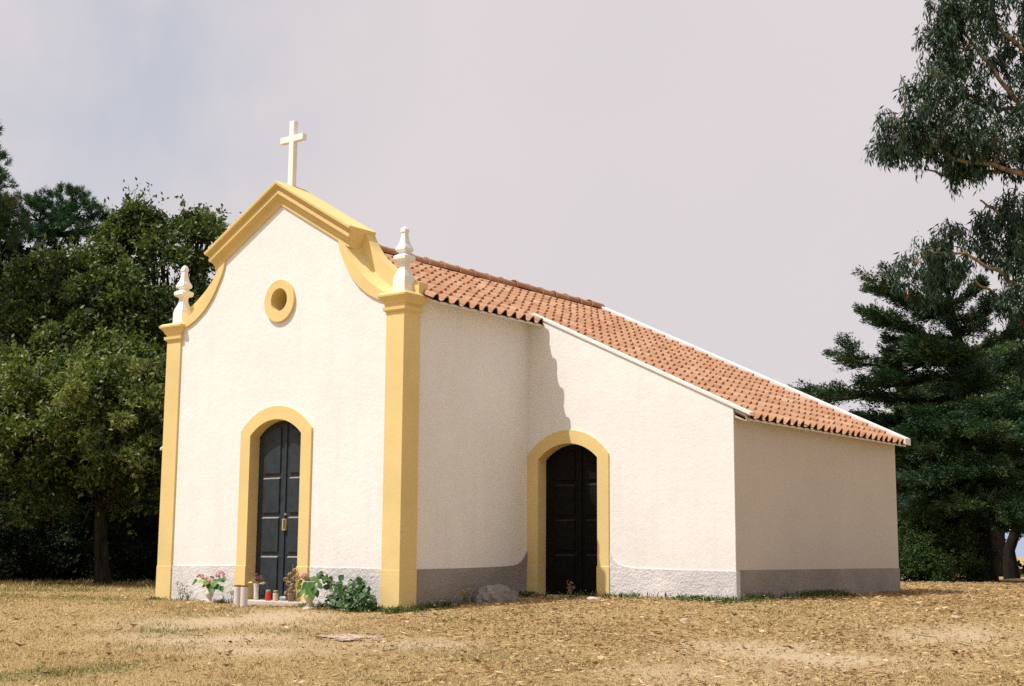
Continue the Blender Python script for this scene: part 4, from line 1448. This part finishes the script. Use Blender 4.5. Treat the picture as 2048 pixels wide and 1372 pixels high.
def needles(rng, blobs, tufts_m2=13, per=48, L=(.10, .2), tone=.45):
    Ps, As, Ts = [], [], []
    for bl in blobs:
        c, r = np.array(bl[0]), np.array(bl[1]) * np.ones(3)
        tb = bl[2] if len(bl) > 2 else 0
        area = 4 * PI * r[0] * r[0] * .8
        k = max(5, int(area * tufts_m2))
        d = unit_n(rng, k); d[:, 2] = np.abs(d[:, 2]) * .9 - .25
        cc = c + d * r * (.45 + .6 * rng.random((k, 1)) ** .6) * np.array([1, 1, .75])
        up = d * .6 + np.array([0, 0, .7]) + rng.normal(0, .2, (k, 3))
        up /= np.linalg.norm(up, axis=1, keepdims=True)
        stemoff = rng.random((k * per, 1)) * .16
        P = np.repeat(cc, per, 0) + np.repeat(up, per, 0) * stemoff
        A = np.repeat(up, per, 0) * .75 + unit_n(rng, k * per) * .75
        Ps.append(P); As.append(A); Ts.append(np.clip(tone + tb + np.repeat(rng.normal(0, .1, k), per) + rng.normal(0, .12, k * per), 0, .94 if tb < .4 else 1))
    P = np.concatenate(Ps); A = np.concatenate(As); T = np.concatenate(Ts)
    Ln = rng.uniform(L[0], L[1], len(P))
    V, F = quads(P, A, Ln, np.full(len(P), .017), rng)
    return V, F, T

def tree_pine(foot, top, r0, blobs, label, seed, group=None):
    rng = np.random.default_rng(seed)
    foot = np.array(foot); foot[2] = float(gz(foot[0], foot[1])) - .05
    t = thing('pine_tree', tuple(foot), label, 'pine tree', group)
    pts = wobble(foot, top, rng, 9, .04)
    tubes('trunk', [(pts, [r0 * (1 - .8 * i / 8) for i in range(9)])], M_BARK_D, t, 9)
    lp = []
    for bl in blobs:
        c = np.array(bl[0])
        j = int(np.argmin([abs(p[2] - (c[2] - .6)) for p in pts]))
        q = wobble(pts[j], c, rng, 6, .1)
        lp.append((q, [.09, .075, .06, .045, .03, .018]))
        for k in range(4):
            lp.append((wobble(q[3], c + unit_n(rng, 1)[0] * np.array(bl[1]) * .8, rng, 5, .1), [.03, .025, .02, .015, .01]))
    tubes('branch', lp, M_BARK_D, t, 6)
    V, F, T = needles(rng, blobs)
    npmesh('crown', V, F, M_PINE, t, tint=T)
    return t
GP = 'pines behind the broadleaf trees'
tree_pine((-21.053,9.234,-0.079), (-21.471,8.917,9.749), .25, [((-20.848,8.762,10.589), .72, .05), ((-20.813,8.160,10.095), .7, .02), ((-20.456,9.059,10.225), .62, 0), ((-21.210,7.859,10.164), .8, 0), ((-20.394,8.478,9.521), .85, -.08), ((-20.527,9.634,10.024), .5, .03), ((-20.631,10.182,9.995), .42, .03), ((-20.249,9.217,9.350), .7, -.05), ((-21.166,7.893,9.226), .9, -.1), ((-22.093,7.816,9.917), .7, -.05)],
    'round topped dark green pine rising behind the broadleaf crowns', 111, GP)
tree_pine((-15.720,3.239,-0.078), (-16.222,2.857,10.877), .26, [((-16.015,3.015,9.916), .45, .02), ((-15.789,3.186,9.654), .42, .05), ((-15.946,3.067,10.373), .35, .05), ((-15.361,2.883,9.042), .5, 0), ((-15.171,3.028,8.506), .40, .48), ((-15.895,3.106,8.488), .7, -.05), ((-16.116,2.938,9.198), .7, -.05), ((-16.503,2.644,9.552), .8, -.05), ((-16.277,2.816,10.514), .5, 0), ((-16.231,2.850,11.058), .35, .02), ((-15.682,3.267,7.901), .65, -.08), ((-16.328,2.776,8.012), 1.0, -.1), ((-15.326,3.537,8.116), .42, .1)],
    'tall narrow dark pine at the far left edge with rusty dead needles low down', 112, GP)

# shrubs standing in the shade under the crowns
for i, (ft, bl) in enumerate((
    ((-16.707,5.000,-0.092), [((-16.754,4.965,0.863), 1.1), ((-17.797,4.800,1.335), 1.1), ((-15.916,4.973,0.405), .7)]),
    ((-16.631,6.314,-0.110), [((-16.766,6.211,0.752), 1.0), ((-15.851,6.153,0.402), .6), ((-17.331,6.285,1.238), .8)]),
    ((-14.177,6.922,-0.070), [((-14.418,6.990,0.767), .9), ((-13.913,7.123,0.420), .7), ((-14.262,6.607,0.302), .5)]),
    ((-14.908,8.878,-0.090), [((-14.945,8.850,1.022), 1.2), ((-14.438,9.236,0.779), 1.1)]),
    ((-17.738,4.217,-0.101), [((-17.883,4.107,0.853), 1.3), ((-18.360,3.744,0.966), 1.3)]))):
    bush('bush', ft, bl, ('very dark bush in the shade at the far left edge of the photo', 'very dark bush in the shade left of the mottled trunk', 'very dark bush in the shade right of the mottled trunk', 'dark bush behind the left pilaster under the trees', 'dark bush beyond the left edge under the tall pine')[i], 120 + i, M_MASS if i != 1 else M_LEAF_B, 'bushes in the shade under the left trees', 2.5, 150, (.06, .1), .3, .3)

def mass(name, label, seed, l0, l1, s0, s1, hfun, n, L, mleaf, gapf=None):
    rng = np.random.default_rng(seed)
    s_ = rng.uniform(s0, s1, n); l_ = rng.uniform(l0, l1, n)
    x = CX + l_ * RGT[0] + s_ * FWD[0]; y = CY + l_ * RGT[1] + s_ * FWD[1]
    h_ = hfun(l_) * rng.random(n) ** .8
    P = np.stack([x, y, gz(x, y) + h_], -1)
    if gapf is not None:
        P = P[gapf(l_ / s_, (P[:, 2] - .79) / s_)]

    Ln = rng.uniform(L[0], L[1], len(P))
    V, F = quads(P, unit_n(rng, len(P)), Ln, Ln * .7, rng)
    o = npmesh(name, V, F, mleaf, tint=rng.random(len(P)))
    o['kind'] = 'stuff'; o['label'] = label; o['category'] = 'woodland'
    return o
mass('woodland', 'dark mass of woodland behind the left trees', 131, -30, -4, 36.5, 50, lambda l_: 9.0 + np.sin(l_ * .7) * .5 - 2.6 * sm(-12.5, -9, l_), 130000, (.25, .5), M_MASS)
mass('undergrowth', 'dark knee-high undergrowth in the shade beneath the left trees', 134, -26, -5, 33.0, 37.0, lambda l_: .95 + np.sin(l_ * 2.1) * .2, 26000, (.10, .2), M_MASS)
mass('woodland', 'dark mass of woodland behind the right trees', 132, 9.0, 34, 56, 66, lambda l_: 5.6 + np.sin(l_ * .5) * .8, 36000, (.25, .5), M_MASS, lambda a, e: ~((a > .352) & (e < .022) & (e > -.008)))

# --- right group: cypress
def tree_cypress(foot, trunk_pts, r0, arms, label, seed, dens=1.0, group=None):
    """arms: (start, tip, half-width) foliage-bearing limbs; plumes hang on them"""
    rng = np.random.default_rng(seed)
    foot = np.array(foot); foot[2] = float(gz(foot[0], foot[1])) - .05
    t = thing('cypress_tree', tuple(foot), label, 'cypress tree', group)
    pts = [foot] + [np.array(p) for p in trunk_pts]
    k = len(pts)
    tubes('trunk', [(pts, [r0 * (1.3 if i == 0 else 1) * (1 - .85 * i / (k - 1)) + .01 for i in range(k)])], M_BARK_D, t, 10)
    lp, Ps, As, Ts = [], [], [], []
    full = []
    for st, tip, hw in arms:
        st = np.array(st, float); tip = np.array(tip, float)
        hw = hw * .85
        full.append((st, tip, hw))
        d_ = tip - st
        for k_ in range(2):
            f_ = rng.uniform(.2, .75)
            a_ = rng.choice([-1, 1]) * rng.uniform(.45, 1.0)
            rot = np.array([d_[0] * math.cos(a_) - d_[1] * math.sin(a_), d_[0] * math.sin(a_) + d_[1] * math.cos(a_), d_[2] * .6 + rng.normal(.03, .15) * np.linalg.norm(d_)])
            s0_ = st + d_ * f_
            full.append((s0_, s0_ + rot * rng.uniform(.32, .55), hw * .85))
    for st, tip, hw in full:
        q = wobble(st, tip, rng, 9, .11, sag=.16)
        L_ = np.linalg.norm(tip - st)
        lp.append((q, [(.035 + .016 * L_) * (1 - .88 * i / 8) for i in range(9)]))
        d0 = (tip - st) / (L_ + 1e-9)
        lat = np.cross(d0, np.array([0, 0, 1.0])); lat /= np.linalg.norm(lat) + 1e-9
        m = int((9 + 13 * L_) * dens * (hw / .6) ** .5 * 1.25)
        tone_arm = rng.normal(.46, .09)
        for j in range(m):
            f = rng.uniform(.16, 1.0) ** .8
            fi = f * 8; i0 = min(int(fi), 7)
            p = q[i0] + (q[i0 + 1] - q[i0]) * (fi - i0)
            env = hw * (.25 + .95 * math.sin(PI * min(1, f * .9 + .08)) ** .8)
            sgn = rng.choice([-1, 1])
            dr = d0 * rng.uniform(.4, 1.1) + lat * sgn * rng.uniform(.05, 1.0) + np.array([0, 0, rng.uniform(-.28, .42)])
            dr /= np.linalg.norm(dr)
            tl = env * rng.uniform(.5, 1.45)
            e = p + dr * tl
            if rng.random() < .35:
                lp.append(([p, p + dr * tl * .5 + rng.normal(0, .03, 3), e], [.014, .010, .005]))
            nb = int(66 * (tl / .5) ** .8) + 10
            tt_ = rng.random(nb) ** .8
            P = p + (e - p) * tt_[:, None] + rng.normal(0, .055, (nb, 3)) * (1.25 - tt_[:, None] * .6)
            A = dr * .9 + unit_n(rng, nb) * .6 + np.array([0, 0, .12])
            Ps.append(P); As.append(A)
            tw = tone_arm + rng.normal(0, .1)
            if rng.random() < .008: tw = .96
            Ts.append(np.clip(tw + .12 * tt_ + rng.normal(0, .1, nb), 0, .93 if tw < .9 else 1.0))
    tubes('branch', lp, M_BARK_D, t, 6)
    P = np.concatenate(Ps); A = np.concatenate(As); T = np.concatenate(Ts)
    Ln = rng.uniform(.05, .12, len(P))
    V, F = quads(P, A, Ln, Ln * .27, rng)
    print('cypress', len(P))
    npmesh('crown', V, F, M_CYP, t, tint=T)
    return t

arms = [
 ((0.532,20.607,6.757), (-1.163,18.692,7.870), .42), ((0.566,20.633,6.237), (-1.165,18.313,6.910), .5), ((0.647,20.694,5.590), (-1.632,17.958,5.736), .55), ((0.723,20.752,4.819), (-1.797,17.582,4.779), .65),
 ((0.447,20.542,7.279), (-0.348,19.185,7.352), .45), ((0.481,20.569,6.757), (0.639,18.930,7.017), .55), ((0.536,20.610,6.237), (1.281,19.167,6.486), .55), ((0.600,20.659,5.719), (1.247,18.137,5.741), .7), ((0.681,20.720,5.075), (1.797,18.554,5.144), .7), ((0.747,20.771,4.052), (1.663,17.071,3.723), .8), ((0.768,20.786,3.164), (2.457,17.297,2.797), .9), ((0.792,20.805,2.407), (1.874,17.231,1.906), .8), ((0.792,20.805,2.407), (2.872,17.990,2.027), .8), ((0.827,20.831,3.417), (2.925,18.030,3.391), .8), ((0.789,20.803,3.798), (0.697,16.714,2.592), .8), ((0.447,20.542,7.279), (0.678,20.718,8.070), .4), ((0.404,20.510,7.541), (0.052,20.243,7.801), .4), ((0.400,20.507,7.410), (0.275,20.412,8.330), .35), ((0.443,20.539,7.148), (1.030,20.985,7.809), .4), ((0.532,20.607,6.757), (1.481,20.700,7.194), .45),
 ((0.613,20.669,6.108), (-0.065,18.395,6.509), .6), ((0.609,20.666,5.978), (-0.359,18.423,5.788), .65), ((0.685,20.723,5.204), (-0.455,17.973,5.124), .7), ((0.643,20.691,5.461), (0.626,18.167,5.798), .6),
 ((0.702,20.737,5.720), (1.864,21.619,6.769), .5), ((0.685,20.723,5.204), (2.396,21.395,6.046), .6), ((0.769,20.787,4.691), (2.445,21.433,4.775), .7), ((0.756,20.777,4.307), (-1.071,18.134,4.188), .7),
 ((0.756,20.777,4.307), (0.573,17.498,4.166), .7), ((0.794,20.806,3.925), (1.972,17.934,4.358), .6), ((0.789,20.803,3.798), (-0.307,18.086,3.412), .7), ((0.781,20.796,3.544), (0.916,17.131,3.184), .7), ((0.785,20.799,3.671), (2.582,19.653,4.116), .7), ((0.776,20.793,3.417), (2.641,20.953,3.478), .8),
 ((0.814,20.821,3.038), (0.524,17.462,2.516), .7), ((0.801,20.811,2.659), (-0.719,18.401,2.590), .7), ((0.792,20.805,2.407), (2.380,18.244,2.850), .6), ((0.834,20.836,2.157), (0.605,18.151,1.953), .6), ((0.788,20.801,2.282), (2.801,19.819,2.445), .8), ((0.829,20.833,2.031), (2.425,18.278,1.587), .6), ((0.838,20.840,2.282), (0.960,18.421,1.249), .5), ((0.834,20.836,2.157), (2.264,20.667,1.399), .6),
 ((0.747,20.771,4.052), (0.342,23.602,4.562), .9), ((0.769,20.787,4.691), (-1.053,22.542,5.099), .9), ((0.776,20.793,3.417), (-0.999,22.584,3.325), .9), ((0.763,20.783,3.037), (0.834,23.976,3.206), .9), ((0.694,20.730,5.462), (0.030,22.737,6.276), .7), ((0.783,20.798,2.156), (-0.278,23.131,2.252), .9), ((0.805,20.815,2.785), (-1.494,21.580,1.956), .9), ((0.792,20.805,2.407), (2.201,23.131,2.211), .9)]
tree_cypress((0.871,20.865,0.094), [(0.869,20.863,1.158), (0.842,20.843,2.408), (0.799,20.810,3.798), (0.721,20.751,5.076), (0.593,20.653,6.108), (0.459,20.552,7.018), (0.396,20.504,7.606)], .30, arms,
    'dark green cypress with wind-swept tiered branches standing beside the right wing', 141, 1.0, 'cypresses right of the chapel')
arms2 = [((-0.370,31.224,2.524), PX(a_,b_,44), .9) for a_, b_ in ()] 
arms2 = [((0.076,31.563,4.113), (-1.240,29.307,4.335), .9), ((0.117,31.594,5.072), (-1.070,29.437,5.591), .9), ((0.043,31.538,3.318), (-1.162,29.367,3.093), .9), ((0.144,31.614,5.716), (1.563,32.693,6.051), 1.0), ((0.076,31.563,4.113), (1.851,31.655,4.050), 1.0), ((0.171,31.635,6.362), (-0.548,30.461,6.932), .8), ((0.198,31.656,7.010), (0.254,31.698,8.317), .8), ((0.022,31.522,2.843), (-0.827,29.622,2.170), .7), ((0.036,31.532,3.160), (1.407,31.318,2.498), .9), ((0.103,31.584,4.752), (0.193,29.140,4.720), .9), ((0.049,31.543,3.477), (0.131,29.093,3.199), .9), ((-0.483,31.138,2.839), (-0.719,27.819,1.971), .9), ((-0.344,31.244,3.156), (-0.195,27.590,2.253), .9), ((-0.357,31.234,2.840), (0.226,28.537,1.831), .8)]
tree_cypress((-1.416,30.430,0.232), [(-1.464,30.393,0.947), (-1.152,30.630,1.888), (-0.483,31.138,2.839), (0.013,31.515,4.112), (0.157,31.625,6.038), (0.212,31.666,7.336)], .20, arms2,
    'second cypress with a leaning dark trunk at the right edge, behind the wind-swept one', 142, .9, 'cypresses right of the chapel')

# bright broadleaf trees farther behind on the right
tree_broad('broadleaf_tree', (-4.322,38.269,0.237), (-4.130,38.414,5.455), .3, [((-4.219,38.347,7.165), 1.6, .1), ((-3.146,39.162,7.557), 1.6, .1), ((-5.145,37.644,6.585), 1.4, .05), ((-2.429,39.706,6.609), 1.6, 0), ((-6.581,37.809,6.106), 1.4, 0), ((-3.955,37.291,5.364), 1.6, -.05), ((-2.783,38.182,5.189), 1.5, -.05), ((-7.234,37.313,4.752), 1.4, -.05), ((-5.358,37.481,4.690), 1.5, -.1), ((-6.443,36.658,3.554), 1.4, -.1)],
    'bright green broadleaf tree seen through gaps behind the cypress', 'tree', 151, M_FAR, M_BARK_D, None, 1.1, 150, (.10, .18), .50, .5, True)

# bush at the right of the wing
bush('bush', (0.317,18.560,0.091), [((0.296,18.544,0.955), .85, .1), ((0.187,17.833,0.599), .6, .1), ((0.778,18.533,0.721), .75, 0), ((0.319,19.189,1.382), .7, .05), ((0.829,19.577,0.662), .6, -.08), ((-0.006,17.687,0.423), .4, .1), ((0.611,17.654,0.431), .55, 0), ((0.979,18.435,0.373), .45, -.05), ((0.345,17.702,0.219), .35, 0), ((0.790,17.789,0.203), .35, 0), ((1.085,19.143,0.251), .4, -.1), ((-0.013,17.682,0.190), .3, .05)],
     'leafy green bush at the back corner of the right wing, under the cypress', 161, M_BUSH, None, 4, 160, (.045, .085), .22, .45)

# --- eucalyptus
def tree_gum(foot, top, r0, limbs, clumps, label, seed):
    rng = np.random.default_rng(seed)
    foot = np.array(foot); foot[2] = float(gz(foot[0], foot[1])) - .05
    t = thing('eucalyptus_tree', tuple(foot), label, 'eucalyptus tree')
    pts = wobble(foot, top, rng, 10, .03)
    tubes('trunk', [(pts, [r0 * (1.2 if i == 0 else 1) * (1 - .75 * i / 9) for i in range(10)])], M_BARK_E, t, 10)
    allp = []
    for lm in limbs:
        P = [np.array(p) for p in lm]
        j = int(np.argmin([np.linalg.norm(p - P[0]) for p in pts]))
        ctrl = [pts[j]] + P
        # smooth resample
        fine = []
        for a, b in zip(ctrl, ctrl[1:]):
            for i in range(5):
                fine.append(a + (b - a) * i / 5 + rng.normal(0, .02, 3))
        fine.append(ctrl[-1])
        n = len(fine)
        allp += fine[5:]
        tubes('branch', [(fine, [.068 * (1 - .82 * i / (n - 1)) + .010 for i in range(n)])], M_BARK_E, t, 7)
    arr = np.array(allp)
    twigs, Ps, As, Ts = [], [], [], []
    for c, r, dn in clumps:
        c = np.array(c)
        near = arr[int(np.argmin(np.linalg.norm(arr - c, axis=1)))]
        q = wobble(near, c, rng, 6, .12)
        twigs.append((q, [.026, .022, .018, .014, .011, .008]))
        k = int(12.5 * dn * (r / .5) ** 2) + 3
        for j in range(k):
            e = c + np.clip(rng.normal(0, .52, 3), -.9, .9) * r * np.array([1, 1, .85])
            st = q[rng.integers(2, 6)]
            if rng.random() < .5:
                twigs.append((wobble(st, e, rng, 5, .1), [.010, .008, .007, .006, .004]))
            # hanging tassels from the twig end
            for g_ in range(2):
                hang = rng.uniform(.22, .52)
                m = int(rng.uniform(18, 30))
                tt_ = rng.random(m)
                sway = rng.normal(0, .12, 2)
                P = e + np.stack([tt_ * sway[0], tt_ * sway[1], -tt_ * hang], -1) + rng.normal(0, .055, (m, 3)) + rng.normal(0, .03, 3)
                A = np.stack([rng.normal(0, .38, m), rng.normal(0, .38, m), -np.ones(m)], -1)
                up_ = tt_ < .25
                A[up_, 2] *= .3
                Ps.append(P); As.append(A)
                tw = rng.normal(.42, .17)
                red = rng.random() < .008
                Ts.append(np.clip(rng.normal(.985, .03, m), .9, 1) if red else np.clip(tw + rng.normal(0, .14, m), 0, .97))
    P = np.concatenate(Ps); A = np.concatenate(As); T = np.concatenate(Ts)
    Ln = rng.uniform(.12, .23, len(P))
    V, F = quads(P, A, Ln, Ln * .22, rng)
    tv_, tf_ = tube_arrays(twigs, 5)
    o_ = len(V)
    npmesh('crown', np.concatenate([V, np.array(tv_)]), F.tolist() + [tuple(i + o_ for i in f) for f in tf_], None, t, tint=np.concatenate([T, np.full(len(tf_), .5)]), mats=[M_EUC, M_BARK_E], midx=np.concatenate([np.zeros(len(F)), np.ones(len(tf_))]))
    return t
E1 = [
 [(2.812,19.827,9.977), (2.201,19.112,10.244), (1.430,18.150,10.300), (0.846,17.455,10.936), (0.505,17.070,11.177)],
 [(2.760,19.788,11.689), (2.176,19.344,12.745), (1.660,18.953,13.654), (1.378,18.738,14.177)],
 [(2.722,19.759,10.179), (1.737,19.388,10.193), (1.042,18.860,10.122), (0.686,18.464,10.244)],
 [(2.880,19.879,11.716), (2.032,19.863,11.941), (1.441,19.414,12.263), (1.059,18.747,12.677)],
 [(3.030,19.993,13.013), (2.363,19.486,13.791), (2.187,19.353,14.447)],
 [(2.982,19.957,6.924), (2.572,19.394,7.190), (2.170,18.837,7.576), (1.675,18.210,7.921), (0.985,17.435,7.931)],
 [(3.039,20.000,5.941), (2.635,19.442,6.333), (1.991,18.953,7.124), (1.614,18.667,7.367)],
 [(2.905,19.898,7.419), (2.458,19.559,8.412), (2.096,19.283,9.162), (1.811,19.067,9.411)],
 [(3.538,20.379,13.279), (3.971,20.708,14.069), (4.206,20.886,14.862)],
 [(3.430,20.297,10.695), (4.154,20.847,11.470), (4.672,21.240,11.990)]]
C1 = [((0.379,16.975,10.800), .50, 1.1), ((0.586,17.383,10.614), .5, 1.1), ((0.536,17.094,11.240), .42, 1), ((0.808,17.803,10.828), .55, 1), ((0.917,17.384,11.118), .5, 1), ((1.104,17.777,11.753), .5, 1.1), ((1.102,18.026,12.461), .55, 1.1), ((1.376,17.983,11.124), .55, 1), ((1.127,18.297,10.894), .5, 1), ((1.216,18.866,10.441), .42, .8), ((1.229,18.625,13.258), .55, 1.1), ((1.370,18.732,13.914), .6, 1.1), ((1.368,18.730,14.466), .6, 1.1), ((1.782,19.045,14.312), .65, 1), ((1.714,18.742,13.186), .6, .9), ((1.450,19.044,12.420), .6, 1), ((1.689,18.975,11.577), .6, 1), ((1.565,18.880,10.806), .55, 1), ((1.752,19.399,10.604), .45, .9), ((2.245,18.895,11.006), .6, 1), ((2.015,19.975,12.369), .55, .8), ((2.220,19.629,14.398), .65, 1), ((2.224,19.883,13.551), .55, .7), ((2.717,19.755,12.620), .55, .6), ((2.649,19.453,11.776), .5, .7), ((2.608,19.673,11.072), .6, 1), ((2.447,19.550,10.712), .5, .9), ((2.872,19.873,14.059), .6, .9), ((2.877,20.128,13.217), .5, .8), ((1.550,18.869,10.385), .4, .8),
 ((1.609,18.913,15.104), .7, 1), ((2.316,19.451,15.243), .7, 1), ((3.114,20.057,15.117), .7, 1), ((3.460,20.320,13.801), .7, 1), ((3.495,20.346,12.238), .7, 1), ((3.337,20.226,10.822), .7, 1), ((4.182,20.868,14.334), .8, 1), ((4.305,20.962,12.634), .8, 1), ((4.432,21.058,11.088), .8, 1), ((0.727,17.490,12.131), .25, .9), ((1.146,18.562,13.780), .4, .9),
 ((0.767,17.269,7.613), .46, 1.1), ((1.028,17.594,8.064), .5, 1.1), ((0.924,17.640,7.413), .42, 1.1), ((1.219,17.990,8.234), .45, 1), ((1.185,17.838,7.538), .4, 1), ((1.368,18.480,8.679), .42, .9), ((1.849,19.096,9.109), .42, .9), ((2.087,19.277,8.922), .4, .8), ((1.840,18.838,8.310), .32, .6), ((2.266,19.413,8.485), .5, 1), ((2.601,19.416,7.944), .5, 1), ((2.539,19.620,9.241), .42, .9), ((2.442,19.044,7.162), .5, 1), ((2.774,19.548,7.451), .6, 1), ((2.715,19.753,8.740), .6, .9), ((3.133,20.071,8.242), .7, 1), ((3.072,20.025,6.753), .6, 1), ((2.710,19.248,6.676), .4, .9), ((1.461,18.299,7.890), .3, .6), ((2.397,19.512,9.366), .4, .8)]
tree_gum((3.412,20.284,0.161), (3.581,20.412,16.725), .33, E1, C1, 'tall eucalyptus with drooping grey-green leaves hanging into the right side of the sky', 171)
